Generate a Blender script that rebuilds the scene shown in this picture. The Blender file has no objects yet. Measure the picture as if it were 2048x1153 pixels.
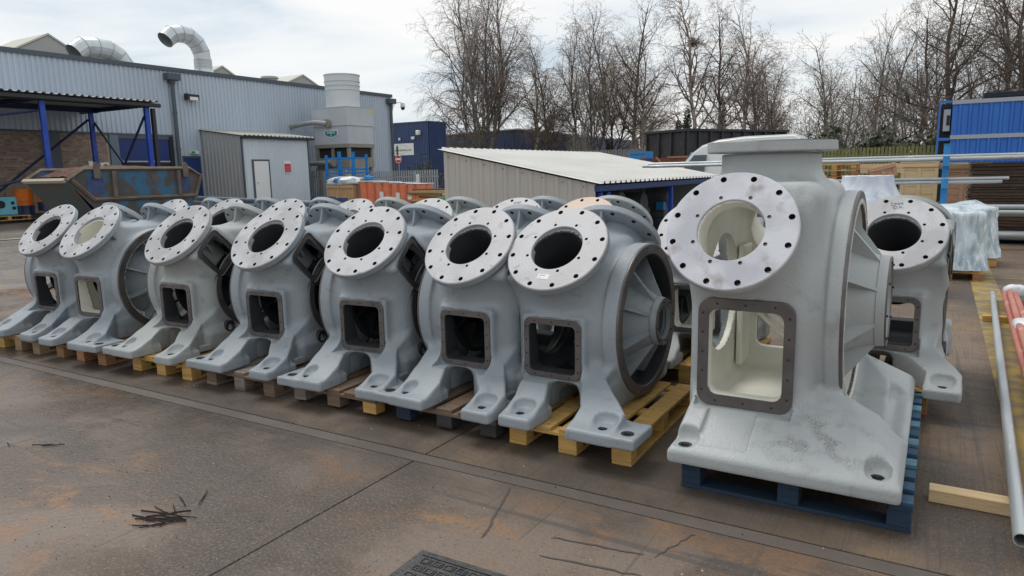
import bpy, bmesh, math, random
import numpy as np
from mathutils import Vector, Matrix, noise
random.seed(7); rng = np.random.default_rng(7)
sc = bpy.context.scene
R = math.radians
PI = math.pi

# ------------------------------------------------------------------ camera
H = 1.65
Yc = np.array([(1884-1024)/1420., (326-576.5)/1420., 1.]); Yc /= np.linalg.norm(Yc)
Lc = np.array([(-1322-1024)/1420., (393-576.5)/1420., 1.])
up = np.cross(Yc, Lc); up /= np.linalg.norm(up)
if up[1] > 0: up = -up
Xc = np.cross(Yc, up)
Rw = np.array([Xc, Yc, up])                    # world = Rw @ (right, down, forward)
if Rw[0, 0] < 0: Rw[0] *= -1
cam_d = bpy.data.cameras.new("Camera")
cam = bpy.data.objects.new("Camera", cam_d); sc.collection.objects.link(cam)
right = Rw @ np.array([1, 0, 0]); dn = Rw @ np.array([0, 1, 0]); fw = Rw @ np.array([0, 0, 1])
m3 = Matrix((right, -dn, -fw)).transposed()
cam.matrix_world = Matrix.Translation((0, 0, H)) @ m3.to_4x4()
cam_d.sensor_width = 36; cam_d.lens = 36*1420/2048.
cam_d.clip_start = .05; cam_d.clip_end = 2000
sc.camera = cam

# ------------------------------------------------------------------ world, sun, exposure
SUN_EL, SUN_AZ = R(62), R(-70)                 # overcast daylight, brightest high up on the left
w = bpy.data.worlds.new("World"); sc.world = w; w.use_nodes = True
nt = w.node_tree; nt.nodes.clear()
def N(t, **k):
    n = nt.nodes.new(t)
    for a, b in k.items(): setattr(n, a, b)
    return n
out = N('ShaderNodeOutputWorld')
sky = N('ShaderNodeTexSky'); sky.sky_type = 'NISHITA'; sky.sun_disc = False
sky.sun_elevation = SUN_EL; sky.sun_rotation = SUN_AZ
bg1 = N('ShaderNodeBackground'); bg1.inputs[1].default_value = .11
nt.links.new(sky.outputs[0], bg1.inputs[0])
tc = N('ShaderNodeTexCoord'); mp = N('ShaderNodeMapping')
mp.inputs['Scale'].default_value = (1.3, 1.3, 5.5)
nt.links.new(tc.outputs['Generated'], mp.inputs[0])
n1 = N('ShaderNodeTexNoise'); n1.inputs['Scale'].default_value = 1.9; n1.inputs['Detail'].default_value = 7
n1.inputs['Roughness'].default_value = .55; n1.inputs['Distortion'].default_value = .35
nt.links.new(mp.outputs[0], n1.inputs['Vector'])
cr = N('ShaderNodeValToRGB')
cr.color_ramp.elements[0].position = .38; cr.color_ramp.elements[0].color = (.68, .77, .84, 1)
cr.color_ramp.elements[1].position = .60; cr.color_ramp.elements[1].color = (1.04, 1.03, 1.0, 1)
e = cr.color_ramp.elements.new(.47); e.color = (.88, .925, .95, 1)
nt.links.new(n1.outputs['Fac'], cr.inputs[0])
bg2 = N('ShaderNodeBackground'); bg2.inputs[1].default_value = 1.0
nt.links.new(cr.outputs[0], bg2.inputs[0])
mx = N('ShaderNodeMixShader'); mx.inputs[0].default_value = .90
nt.links.new(bg1.outputs[0], mx.inputs[1]); nt.links.new(bg2.outputs[0], mx.inputs[2])
nt.links.new(mx.outputs[0], out.inputs[0])
sd = bpy.data.lights.new("sun", 'SUN'); sd.energy = 1.6; sd.angle = R(28); sd.color = (1, .96, .9)
so = bpy.data.objects.new("sun", sd); sc.collection.objects.link(so)
dv = Vector((math.cos(SUN_EL)*math.sin(SUN_AZ), math.cos(SUN_EL)*math.cos(SUN_AZ), math.sin(SUN_EL)))
so.rotation_euler = dv.to_track_quat('Z', 'Y').to_euler()
sc.view_settings.view_transform = 'Standard'; sc.view_settings.look = 'None'
sc.view_settings.gamma = 1; sc.view_settings.exposure = 0.0
sc.view_settings.use_curve_mapping = False

# ------------------------------------------------------------------ materials
MATS = {}
def M(name, col, rough=.55, metal=0., col2=None, vs=6., lo=.35, hi=.65, col3=None, vs3=20., lo3=.6, hi3=.7,
      bump=0., bs=60., stretch=(1, 1, 1), rvar=0., spec=.5, det=5., rings=0., emit=None, trans=0., alpha=1., coord='Object', world=False):
    if name in MATS: return MATS[name]
    m = bpy.data.materials.new(name); m.use_nodes = True
    t = m.node_tree; b = t.nodes['Principled BSDF']; L = t.links.new
    b.inputs['Roughness'].default_value = rough; b.inputs['Metallic'].default_value = metal
    b.inputs['Specular IOR Level'].default_value = spec
    b.inputs['Base Color'].default_value = (*col, 1)
    b.inputs['Transmission Weight'].default_value = trans; b.inputs['Alpha'].default_value = alpha
    if emit: b.inputs['Emission Color'].default_value = (*emit[0], 1); b.inputs['Emission Strength'].default_value = emit[1]
    if world:
        g = t.nodes.new('ShaderNodeNewGeometry'); src = g.outputs['Position']
    else:
        tcn = t.nodes.new('ShaderNodeTexCoord'); oi = t.nodes.new('ShaderNodeObjectInfo')
        va = t.nodes.new('ShaderNodeVectorMath'); va.operation = 'MULTIPLY_ADD'
        va.inputs[1].default_value = (1, 1, 1)
        L(tcn.outputs[coord], va.inputs[0])
        cx = t.nodes.new('ShaderNodeCombineXYZ')
        mu = t.nodes.new('ShaderNodeMath'); mu.operation = 'MULTIPLY'; mu.inputs[1].default_value = 37.
        L(oi.outputs['Random'], mu.inputs[0])
        for i in range(3): L(mu.outputs[0], cx.inputs[i])
        L(cx.outputs[0], va.inputs[2]); src = va.outputs[0]
    mpn = t.nodes.new('ShaderNodeMapping'); mpn.inputs['Scale'].default_value = stretch
    L(src, mpn.inputs[0]); src = mpn.outputs[0]
    def nz(scale, d=det):
        n = t.nodes.new('ShaderNodeTexNoise'); n.inputs['Scale'].default_value = scale; n.inputs['Detail'].default_value = d
        L(src, n.inputs['Vector']); return n
    cur = None
    def mixin(a, c2, fac):
        mm = t.nodes.new('ShaderNodeMix'); mm.data_type = 'RGBA'
        L(fac, mm.inputs[0])
        if a is None: mm.inputs[6].default_value = (*col, 1)
        else: L(a, mm.inputs[6])
        mm.inputs[7].default_value = (*c2, 1); return mm.outputs[2]
    def ramp(n, l, h):
        r = t.nodes.new('ShaderNodeMapRange'); r.inputs[1].default_value = l; r.inputs[2].default_value = h
        L(n.outputs['Fac'], r.inputs[0]); return r.outputs[0]
    if col2:
        f1 = ramp(nz(vs), lo, hi); cur = mixin(cur, col2, f1)
        if rvar:
            rr = t.nodes.new('ShaderNodeMapRange'); rr.inputs[3].default_value = rough; rr.inputs[4].default_value = rough+rvar
            L(f1, rr.inputs[0]); L(rr.outputs[0], b.inputs['Roughness'])
    if col3: cur = mixin(cur, col3, ramp(nz(vs3), lo3, hi3))
    if cur is not None: L(cur, b.inputs['Base Color'])
    if bump:
        bp = t.nodes.new('ShaderNodeBump'); bp.inputs['Strength'].default_value = bump; bp.inputs['Distance'].default_value = .02
        L(nz(bs, 3).outputs['Fac'], bp.inputs['Height']); L(bp.outputs[0], b.inputs['Normal'])
    if rings:
        tr_ = t.nodes.new('ShaderNodeTexCoord'); wv = t.nodes.new('ShaderNodeTexWave'); wv.wave_type = 'RINGS'; wv.rings_direction = 'Z'
        wv.inputs['Scale'].default_value = rings; wv.inputs['Distortion'].default_value = 1.2; wv.inputs['Detail Scale'].default_value = 3.
        L(tr_.outputs['Object'], wv.inputs['Vector'])
        mm = t.nodes.new('ShaderNodeMix'); mm.data_type = 'RGBA'; mu2 = t.nodes.new('ShaderNodeMath'); mu2.operation = 'MULTIPLY'; mu2.inputs[1].default_value = .16
        L(wv.outputs['Fac'], mu2.inputs[0]); L(mu2.outputs[0], mm.inputs[0]); L(b.inputs['Base Color'].links[0].from_socket, mm.inputs[6]); mm.inputs[7].default_value = (*[v*.7 for v in col], 1); L(mm.outputs[2], b.inputs['Base Color'])
    MATS[name] = m; return m

PAINT = M('cast_paint', (.315, .352, .382), .45, col2=(.27, .303, .332), vs=2.6, col3=(.20, .21, .215), vs3=11, lo3=.60, hi3=.8, bump=.20, bs=75, rvar=.1)
PAINTG = M('cast_paint_pale', (.365, .388, .388), .45, col2=(.315, .335, .335), vs=3.2, col3=(.20, .21, .20), vs3=7, lo3=.62, hi3=.85, bump=.20, bs=75, rvar=.1)
PAINTBIG = M('cast_paint_worn', (.415, .437, .44), .42, col2=(.365, .385, .388), vs=3., col3=(.16, .165, .16), vs3=5.5, lo3=.6, hi3=.9, bump=.16, bs=75, rvar=.12)
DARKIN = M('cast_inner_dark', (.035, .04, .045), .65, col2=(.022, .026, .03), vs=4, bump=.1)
CREAMIN = M('cast_inner_cream', (.80, .785, .69), .45, col2=(.72, .705, .61), vs=4, bump=.08)
MACH = M('machined_face', (.40, .395, .405), .44, metal=.15, col2=(.52, .52, .54), vs=4, lo=.42, hi=.58, col3=(.26, .24, .23), vs3=13, lo3=.60, hi3=.8, rvar=.14, bump=.05, bs=90, rings=14.)
MACHPEACH = M('machined_face_peach', (.62, .45, .34), .5, metal=.05, col2=(.58, .50, .44), vs=4)
MACHD = M('machined_dull', (.16, .145, .14), .45, metal=.55, col2=(.115, .105, .105), vs=8, bump=.05, bs=70)
STEELD = M('steel_dark', (.07, .07, .075), .45, metal=.7)
HOLE = M('hole_dark', (.02, .02, .022), .8)

# ------------------------------------------------------------------ builders
COL = sc.collection
def link(o): COL.objects.link(o); return o
def thing(name, label, cat, loc=(0, 0, 0), rz=0, group=None):
    o = link(bpy.data.objects.new(name, None)); o.empty_display_size = .2
    o.location = loc; o.rotation_euler = (0, 0, rz); o['label'] = label; o['category'] = cat
    if group: o['group'] = group
    return o
def tag(o, label, cat, group=None):
    o['label'] = label; o['category'] = cat
    if group: o['group'] = group
    return o
def obj(name, me, parent=None, loc=(0, 0, 0), rot=(0, 0, 0), scale=None, kind=None, label=None):
    o = link(bpy.data.objects.new(name, me)); o.location = loc; o.rotation_euler = rot
    if scale: o.scale = scale
    if parent: o.parent = parent
    if kind: o['kind'] = kind
    if label: o['label'] = label
    return o
class MB:
    def __init__(s): s.v = []; s.f = []; s.m = []
    def add(s, vs, fs, mi=0):
        n = len(s.v); s.v.extend([tuple(p) for p in vs]); s.f.extend([tuple(i+n for i in f) for f in fs]); s.m.extend([mi]*len(fs)); return s
    def box(s, x0, x1, y0, y1, z0, z1, mi=0, rot=None, piv=None):
        vs = [(x, y, z) for x in (x0, x1) for y in (y0, y1) for z in (z0, z1)]
        if rot is not None:
            p = Vector(piv or ((x0+x1)/2, (y0+y1)/2, (z0+z1)/2)); vs = [tuple(p+rot @ (Vector(q)-p)) for q in vs]
        return s.add(vs, [(0, 1, 3, 2), (4, 6, 7, 5), (0, 4, 5, 1), (2, 3, 7, 6), (0, 2, 6, 4), (1, 5, 7, 3)], mi)
    def tube(s, pts, rad, n=8, mi=0, cap=True):
        pts = [Vector(p) for p in pts]; rs = rad if hasattr(rad, '__len__') else [rad]*len(pts)
        rings = []; prev = None
        for i, p in enumerate(pts):
            d = (pts[min(i+1, len(pts)-1)]-pts[max(i-1, 0)]).normalized()
            a = prev if prev is not None else (Vector((0, 0, 1)) if abs(d.z) < .9 else Vector((1, 0, 0)))
            u = (a-d*a.dot(d)).normalized(); prev = u; vv = d.cross(u)
            rings.append([tuple(p+(u*math.cos(2*PI*k/n)+vv*math.sin(2*PI*k/n))*rs[i]) for k in range(n)])
        vs = [q for r_ in rings for q in r_]; fs = []
        for i in range(len(pts)-1):
            for k in range(n):
                k2 = (k+1) % n; fs.append((i*n+k, i*n+k2, (i+1)*n+k2, (i+1)*n+k))
        if cap: fs.append(tuple(range(n))[::-1]); fs.append(tuple((len(pts)-1)*n+k for k in range(n)))
        return s.add(vs, fs, mi)
    def lathe(s, prof, n=32, mi=0, closed=False, M4=None):
        vs = []; fs = []; c = len(prof)
        for k in range(n):
            a = 2*PI*k/n
            for r_, z in prof: vs.append((r_*math.cos(a), r_*math.sin(a), z))
        for k in range(n):
            k2 = (k+1) % n
            for i in range(c if closed else c-1):
                j = (i+1) % c
                fs.append((k*c+i, k2*c+i, k2*c+j, k*c+j))
        if M4 is not None: vs = [tuple(M4 @ Vector(q)) for q in vs]
        return s.add(vs, fs, mi)
    def prism(s, poly, h0, h1, mi=0, ax='z'):
        n = len(poly)
        def P(a, b, c): return {'z': (a, b, c), 'x': (c, a, b), 'y': (a, c, b)}[ax]
        vs = [P(a, b, h0) for a, b in poly]+[P(a, b, h1) for a, b in poly]
        fs = [tuple(range(n))[::-1], tuple(range(n, 2*n))]+[(i, (i+1) % n, n+(i+1) % n, n+i) for i in range(n)]
        return s.add(vs, fs, mi)
    def mesh(s, name, mats, smooth=False, fix=True, ang=None):
        me = bpy.data.meshes.new(name); me.from_pydata(s.v, [], s.f)
        for m in (mats if isinstance(mats, (list, tuple)) else [mats]): me.materials.append(m)
        if len(me.materials) > 1: me.polygons.foreach_set('material_index', s.m)
        if fix:
            b = bmesh.new(); b.from_mesh(me); bmesh.ops.recalc_face_normals(b, faces=b.faces); b.to_mesh(me); b.free()
        if smooth or ang is not None:
            me.polygons.foreach_set('use_smooth', [True]*len(me.polygons))
            if ang is not None: me.set_sharp_from_angle(angle=R(ang))
        me.update(); return me
BOXC = {}
def boxm(dx, dy, dz, mat, bev=0.):
    k = (round(dx, 4), round(dy, 4), round(dz, 4), mat.name, bev)
    if k not in BOXC:
        me = bpy.data.meshes.new('box'); b = bmesh.new()
        bmesh.ops.create_cube(b, size=1.)
        bmesh.ops.scale(b, vec=(dx, dy, dz), verts=b.verts)
        if bev: bmesh.ops.bevel(b, geom=b.edges[:], offset=bev, segments=1, affect='EDGES')
        b.to_mesh(me); b.free(); me.materials.append(mat); BOXC[k] = me
    return BOXC[k]
def box(name, x0, x1, y0, y1, z0, z1, mat, parent=None, bev=0., **k):
    o = obj(name, boxm(x1-x0, y1-y0, z1-z0, mat, bev), parent, ((x0+x1)/2, (y0+y1)/2, (z0+z1)/2), **k); return o
def rod(name, p, q, r, mat, parent=None, n=10, **k):
    p, q = Vector(p), Vector(q); d = q-p
    key = ('rod', round(d.length, 3), r, mat.name, n)
    if key not in BOXC: BOXC[key] = MB().tube([(0, 0, 0), (0, 0, d.length)], r, n).mesh('rod', mat, ang=40)
    o = obj(name, BOXC[key], parent, p, **k); o.rotation_euler = d.to_track_quat('Z', 'Y').to_euler(); return o
def textm(s, size, mat, depth=.001, align='CENTER', bold=0.):
    c = bpy.data.curves.new('lettering', 'FONT'); c.body = s; c.size = size; c.extrude = depth; c.align_x = align; c.align_y = 'CENTER'; c.offset = bold
    o = bpy.data.objects.new('t', c); COL.objects.link(o)
    bpy.context.view_layer.update()
    me = bpy.data.meshes.new_from_object(o.evaluated_get(bpy.context.evaluated_depsgraph_get()))
    bpy.data.objects.remove(o); me.materials.clear(); me.materials.append(mat); me.name = 'lettering'; return me
def smooth01(t): t = max(0., min(1., t)); return t*t*(3-2*t)
def g(x, y): return .4*smooth01((-x-12.6)/12.)
# ------------------------------------------------------------------ castings: signed distance fields turned into meshes
import openvdb as vdb
def smin(a, b, k):
    h = np.clip(.5+.5*(b-a)/k, 0, 1); return b*(1-h)+a*h-k*h*(1-h)
def smax(a, b, k): return -smin(-a, -b, k)
def sbox(X, Y, Z, c, h, r):
    qx = np.abs(X-c[0])-(h[0]-r); qy = np.abs(Y-c[1])-(h[1]-r); qz = np.abs(Z-c[2])-(h[2]-r)
    return np.sqrt(np.maximum(qx, 0)**2+np.maximum(qy, 0)**2+np.maximum(qz, 0)**2)+np.minimum(np.maximum(np.maximum(qx, qy), qz), 0)-r
def scyl(A, B, C, h0, h1, Ra, r=.01):          # axis coordinate A, radial B, C
    qx = np.sqrt(B*B+C*C)-Ra+r; qy = np.abs(A-(h0+h1)/2)-(h1-h0)/2+r
    return np.sqrt(np.maximum(qx, 0)**2+np.maximum(qy, 0)**2)+np.minimum(np.maximum(qx, qy), 0)-r
def scone(A, B, C, h0, h1, R0, R1, r=.01):
    t = np.clip((A-h0)/(h1-h0), 0, 1); rr = np.sqrt(B*B+C*C)-(R0+(R1-R0)*t)
    return smax(rr*math.cos(math.atan((R0-R1)/(h1-h0))), np.abs(A-(h0+h1)/2)-(h1-h0)/2, r)
def slab2(P, planes, k):                        # convex region: planes (nx, nz, d) on (Y, Z)
    d = None
    for (a, b, c) in planes:
        e = P[0]*a+P[1]*b-c; d = e if d is None else smax(d, e, k)
    return d
def wedge(X, Y, Z, toe, topx, y0, y1, pts, k=.02, zpad=.065, ypad=-.80):
    # leg from toe (x0,x1 at y0) narrowing to topx at y1, upper surface through pts ((y,z) chain), rounded
    t = np.clip((Y-(y0+.2))/((y1)-(y0+.2)), 0, 1)
    xa = toe[0]+(topx[0]-toe[0])*t; xb = toe[1]+(topx[1]-toe[1])*t
    dx = np.abs(X-(xa+xb)/2)-(xb-xa)/2
    (ya, za), (yb, zb) = pts
    L = math.hypot(yb-ya, zb-za); top = -(Y-ya)*(zb-za)/L+(Z-za)*(yb-ya)/L
    top2 = np.maximum(Z-.34, -1)
    leg = smax(smax(smax(top, top2, .05), dx, k), smax(y0+.05-Y, Y+.40, .02), .03)
    web = smax(smax(smax(top, Z-.17, .03), dx, .02), smax(Y+.12, y0+.012-Y, .01), .03)
    leg = smin(leg, web, .03)
    leg = smax(leg, -Z, .012)
    pad = sbox(X, Y, Z, ((toe[0]+toe[1])/2, (y0+ypad+.12)/2, zpad/2), ((toe[1]-toe[0])/2, (ypad+.12-y0)/2, zpad/2), .013)
    return leg, pad
ND = (-math.sin(PI/4), math.cos(PI/4))         # front neck direction in (y,z)
def casting_sdf(X, Y, Z, kind, want='d'):
    """kind A: big ring on +x; kind B: the same casting turned, big ring on -x. front = -y for both."""
    XX = X if kind == 'A' else -X
    zc = .52
    drum = scyl(XX, Y, Z-zc, -.12, .43, .475, .03)
    flare = scyl(XX, Y, Z-zc, .33, .43, .505, .012)
    bx = sbox(XX, Y, Z, (-.05, 0, .56), (.285, .45, .45), .12)
    deck = sbox(XX, Y, Z, (-.03, 0, .94), (.27, .24, .11), .05)
    win = smin(sbox(XX, Y, Z, (0, -.47, .39), (.225, .065, .215), .03), sbox(XX, Y, Z, (0, .47, .39), (.225, .065, .215), .03), .01)
    o = smin(smin(drum, bx, .10), smin(deck, win, .03), .06)
    o = smin(o, flare, .03)
    bores = None; tubes = None; pock = None
    for s in (1, -1):
        U = Y*ND[0]*s+(Z-zc-.01)*ND[1]; V = Y*ND[1]*s+(Z-zc-.01)*(-ND[0])
        nk = scone(U, V, X, .05, .655, .34, .232, .02)
        sb = sbox(XX, U, V, (-.175, .34, 0), (.165, .27, .185), .04)
        o = smin(o, smin(nk, sb, .06), .09)
        b_ = scyl(U, V, X, .12, .9, .172, .004); t_ = scyl(U, V, X, .12, .66, .207, .006)
        p_ = smin(sbox(XX, U, V, (-.19, .36, 0), (.145, .19, .135), .03), sbox(XX, U, V, (-.40, .455, 0), (.15, .135, .105), .03), .005)
        bores = b_ if bores is None else np.minimum(bores, b_)
        tubes = t_ if tubes is None else np.minimum(tubes, t_)
        pock = p_ if pock is None else np.minimum(pock, p_)
    # inside
    cav = smin(scyl(XX, Y, Z-zc, -.20, .31, .435, .04), sbox(XX, Y, Z, (-.04, 0, .55), (.235, .405, .40), .08), .04)
    cav = np.minimum(cav, scyl(XX, Y, Z-zc, .1, .6, .43, .01))
    cav = np.minimum(cav, pock)
    cav = np.maximum(cav, -tubes)
    cav = np.minimum(cav, bores)
    cav = np.minimum(cav, sbox(X, Y, Z, (0, -.5, .39), (.167, .2, .158), .04))
    cav = np.minimum(cav, sbox(X, Y, Z, (0, .5, .39), (.167, .2, .158), .04))
    cav = np.minimum(cav, scyl(XX, Y-.0, Z-zc, -.6, -.1, .31, .01))
    if want == 'cav': return cav
    # side rails and feet
    for sx in (-1, 1):
        o = smin(o, sbox(X, Y, Z, (sx*.29, .0, .085), (.075, .50, .085), .04), .08)
    F = ((-.13, .075), (-.20, -.02), (.325, .735), (.20, .37)) if kind == 'A' else ((-.46, -.045), (-.37, -.15), (.275, .47), (.06, .31))
    for toe, tp in ((F[0], F[1]), (F[2], F[3])):
        wide = toe[1]-toe[0] > .3
        lt = toe
        if wide: lt = (toe[0], toe[0]+.27) if kind == 'A' else (toe[1]-.27, toe[1])
        leg, pad = wedge(X, Y, Z, lt, tp, -.97, -.52, ((-.90, .070), (-.46, .28)))
        _, pad2 = wedge(X, Y, Z, toe, tp, -.97, -.52, ((-.90, .070), (-.46, .28)))
        lp = smin(leg, pad, .035)
        holes = ((toe[0]+toe[1])/2,) if not wide else ((toe[0]+.12, toe[1]-.09))
        if wide: holes = (toe[0]+.19, toe[1]-.07) if kind == 'A' else (toe[0]+.08, toe[0]+.22)
        for hx in holes[:1] if kind == 'A' else holes[-1:]:
            lp = smax(lp, -sbox(X, Y, Z, (hx, -.90, .20), (.075 if kind == 'A' or not wide else .05, .115, .135), .055), .012)
        lp = smin(lp, pad2, .02)
        for hx in holes: lp = smax(lp, -scyl(Z, X-hx, Y+.885, -.1, .3, .024, .002), .004)
        o = smin(o, lp, .07)
    for s in (1, -1):                            # flat machined seat round each window
        o = np.maximum(o, -np.maximum(np.maximum(np.abs(X)-.212, np.abs(Z-.39)-.20), Y*s+.528))
    o = np.maximum(o, -np.maximum(XX+.337, np.sqrt(Y*Y+(Z-zc)**2)-.385))        # flat seats for the ring and the ports
    for s in (1, -1):
        U = Y*ND[0]*s+(Z-zc-.01)*ND[1]; V = Y*ND[1]*s+(Z-zc-.01)*(-ND[0])
        o = np.maximum(o, -np.maximum(XX+.337, np.maximum(np.abs(U-.455)-.175, np.abs(V)-.145)))
    # short legs at the back
    for sx in (-.28, .28):
        o = smin(o, sbox(X, Y, Z, (sx, .42, .13), (.10, .12, .13), .03), .07)
    o = np.maximum(o, -Z)
    return np.maximum(o, -cav)
BO = dict(x=-.60, y=4.40)                       # base origin of the large casting in the yard
def big_sdf(X, Y, Z, kind=None, want='d'):
    zc = .74; bx0 = -.23
    body = sbox(X, Y, Z, (bx0, 0, .76), (.325, .60, .66), .10)
    drum = scyl(X, Y, Z-zc, -.20, .225, .585, .03); fl = scyl(X, Y, Z-zc, .15, .225, .62, .012)
    neck = scyl(Z, X+.26, Y, 1.2, 1.575, .275, .01)
    o = smin(smin(body, drum, .10), neck, .10); o = smin(o, fl, .04)
    a = R(29)
    for s in (1, -1):
        U = (Y*s+.72)*(-math.cos(a))+(Z-1.19)*math.sin(a); V = (Y*s+.72)*math.sin(a)+(Z-1.19)*math.cos(a)
        o = smin(o, scone(U, V, X+.30, -.45, -.035, .33, .235, .02), .09)
    for s in (1, -1):                            # body falls back behind the tilted flange
        U = (Y*s+.72)*(-math.cos(a))+(Z-1.19)*math.sin(a); V = (Y*s+.72)*math.sin(a)+(Z-1.19)*math.cos(a)
        o = smax(o, -np.maximum(-(U+.062), -(V+.37)), .03)
        o = smin(o, scone(U, V, X+.30, -.45, -.035, .33, .235, .02), .03)
    cav = sbox(X, Y, Z, (bx0, 0, .76), (.28, .555, .62), .08)
    for s in (1, -1):
        U = (Y*s+.72)*(-math.cos(a))+(Z-1.19)*math.sin(a); V = (Y*s+.72)*math.sin(a)+(Z-1.19)*math.cos(a)
        cav = smax(cav, -np.maximum(-(U+.11), -(V+.30)), .03)
    cav = smin(cav, scyl(X, Y, Z-zc, -.2, .12, .54, .04), .04)
    cav = np.minimum(cav, scyl(X, Y, Z-zc, .05, .26, .545, .006))
    cav = np.minimum(cav, scyl(X, Y, Z-zc, -.8, -.1, .36, .006))
    cav = np.minimum(cav, scyl(Z, X+.26, Y, 1.2, 1.9, .24, .006))
    for s in (1, -1):
        U = (Y*s+.72)*(-math.cos(a))+(Z-1.19)*math.sin(a); V = (Y*s+.72)*math.sin(a)+(Z-1.19)*math.cos(a)
        cav = np.minimum(cav, scyl(U, V, X+.30, -.4, .2, .172, .004))
        cav = np.minimum(cav, sbox(X, Y*s, Z, (-.235, -.6, .515), (.19, .2, .232), .055))
    if want == 'cav': return cav
    # skirt
    base = sbox(X, Y, Z, (.005, -.02, .035), (.535, .98, .035), .02)
    def plane(ax, p, q):                        # half-space below the line p->q in (ax,z)
        L = math.hypot(q[0]-p[0], q[1]-p[1]); s = 1 if q[0] > p[0] else -1
        return s*(-(ax-p[0])*(q[1]-p[1])/L+(Z-p[1])*(q[0]-p[0])/L)
    sk = smax(plane(Y, (-.98, .085), (-.60, .27)), plane(Y, (.95, .085), (.60, .27)), .03)
    sk = smax(sk, plane(X, (.54, .09), (.16, .42)), .025)
    sk = smax(sk, plane(X, (-.535, .07), (-.50, .40)), .04)
    sk = smax(sk, smax(np.abs(X-.005)-.53, np.abs(Y+.02)-.975, .02), .03); sk = smax(sk, Z-.5, .02)
    sk = smax(sk, -smax(smax(-(sk+.026), np.abs(X+.275)-.125, .01), np.abs(Y+.79)-.145, .01), .01)      # pocket
    sk = smax(sk, -sbox(X, Y, Z, (-.46, -.91, .22), (.065, .08, .155), .05), .012)
    sk = smax(sk, -sbox(X, Y, Z, (.44, -.90, .21), (.055, .068, .14), .045), .012)
    sk = smin(sk, base, .02)
    notch = sbox(X, Y, Z, (.62, .02, .58), (.20, .42, .5), .05)
    sk = smax(sk, -scyl(X, Y, Z-zc, .21, .9, .64, .01), .02)
    sk = smax(sk, -notch, .03)
    for hx, hy in ((-.46, -.91), (.44, -.89)): sk = smax(sk, -scyl(Z, X-hx, Y-hy, -.1, .3, .026, .002), .004)
    o = smin(o, sk, .06)
    for s in (1, -1): o = np.maximum(o, -np.maximum(np.maximum(np.abs(X+.235)-.252, np.abs(Z-.515)-.302), Y*s+.625))
    inner = smax(sbox(X, Y, Z, (-.12, 0, .10), (.30, .75, .1), .03), Z-.14, .01)
    o = np.maximum(o, -np.maximum(inner, Z-.115))
    o = np.maximum(o, -Z)
    return np.maximum(o, -cav)

def sdf_mesh(name, fn, kind, lo, hi, vx, feet=None):
    ax = [np.arange(lo[i], hi[i], vx, dtype=np.float32) for i in range(3)]
    X, Y, Z = np.meshgrid(*ax, indexing='ij')
    D = fn(X, Y, Z, kind).astype(np.float32)
    gr = vdb.FloatGrid(5*vx); gr.copyFromArray(np.clip(D, -4*vx, 4*vx)); gr.background = 4*vx
    pts, quads = gr.convertToQuads(0.0)
    P = pts.astype(np.float64)*vx+np.array(lo)
    e = vx*.35
    for it in range(3):
        d0 = fn(P[:, 0], P[:, 1], P[:, 2], kind)
        G = np.stack([(fn(*(P+e*np.eye(3)[i]).T, kind)-fn(*(P-e*np.eye(3)[i]).T, kind))/(2*e) for i in range(3)], 1)
        gl = np.linalg.norm(G, axis=1, keepdims=True)+1e-6
        if it < 2: P = P-np.clip(d0, -vx, vx)[:, None]*G/gl*.7
    Nn = G/gl
    keep = np.ones(len(quads), bool)
    C = P[quads].mean(1)
    a = np.cross(P[quads[:, 2]]-P[quads[:, 0]], P[quads[:, 3]]-P[quads[:, 1]])
    if (a*Nn[quads[:, 0]]).sum() < 0: quads = quads[:, ::-1]
    cavd = fn(C[:, 0], C[:, 1], C[:, 2], kind, 'cav')
    ins = (cavd < vx*1.0)
    if fn is casting_sdf:
        XX_ = C[:, 0] if kind == 'A' else -C[:, 0]
        for s in (1, -1):
            U = C[:, 1]*ND[0]*s+(C[:, 2]-.53)*ND[1]; V = C[:, 1]*ND[1]*s+(C[:, 2]-.53)*(-ND[0])
            ins &= ~((XX_ < -.03) & (np.abs(U-.44) < .24) & (np.abs(V) < .19) & (XX_ > -.45) & (V*V+C[:, 0]**2 > .19**2))
    groups = [('body', np.ones(len(quads), bool))]
    if feet:
        fm = np.zeros(len(quads), int)
        for j, (x0, x1, y0, y1, zt) in enumerate(feet):
            fm[(C[:, 0] > x0) & (C[:, 0] < x1) & (C[:, 1] > y0) & (C[:, 1] < y1) & (C[:, 2] < zt)] = j+1
        groups = [('body', fm == 0)]+[('foot', fm == j+1) for j in range(len(feet))]
    res = []
    for gn, msk in groups:
        q = quads[msk]
        if not len(q): continue
        u, inv = np.unique(q, return_inverse=True); inv = inv.reshape(q.shape)
        me = bpy.data.meshes.new(name+'_'+gn)
        me.vertices.add(len(u)); me.vertices.foreach_set('co', P[u].astype(np.float32).ravel())
        me.loops.add(q.size); me.loops.foreach_set('vertex_index', inv.astype(np.int32).ravel())
        me.polygons.add(len(q)); me.polygons.foreach_set('loop_start', np.arange(0, q.size, 4, dtype=np.int32))
        try: me.polygons.foreach_set('loop_total', np.full(len(q), 4, np.int32))
        except Exception: pass
        me.materials.append(None); me.materials.append(None)
        me.polygons.foreach_set('material_index', ins[msk].astype(np.int32))
        me.polygons.foreach_set('use_smooth', np.ones(len(q), bool))
        me.update(calc_edges=True); me.validate()
        me.normals_split_custom_set_from_vertices([tuple(v) for v in Nn[u]])
        res.append((gn, me))
    return res

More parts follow.
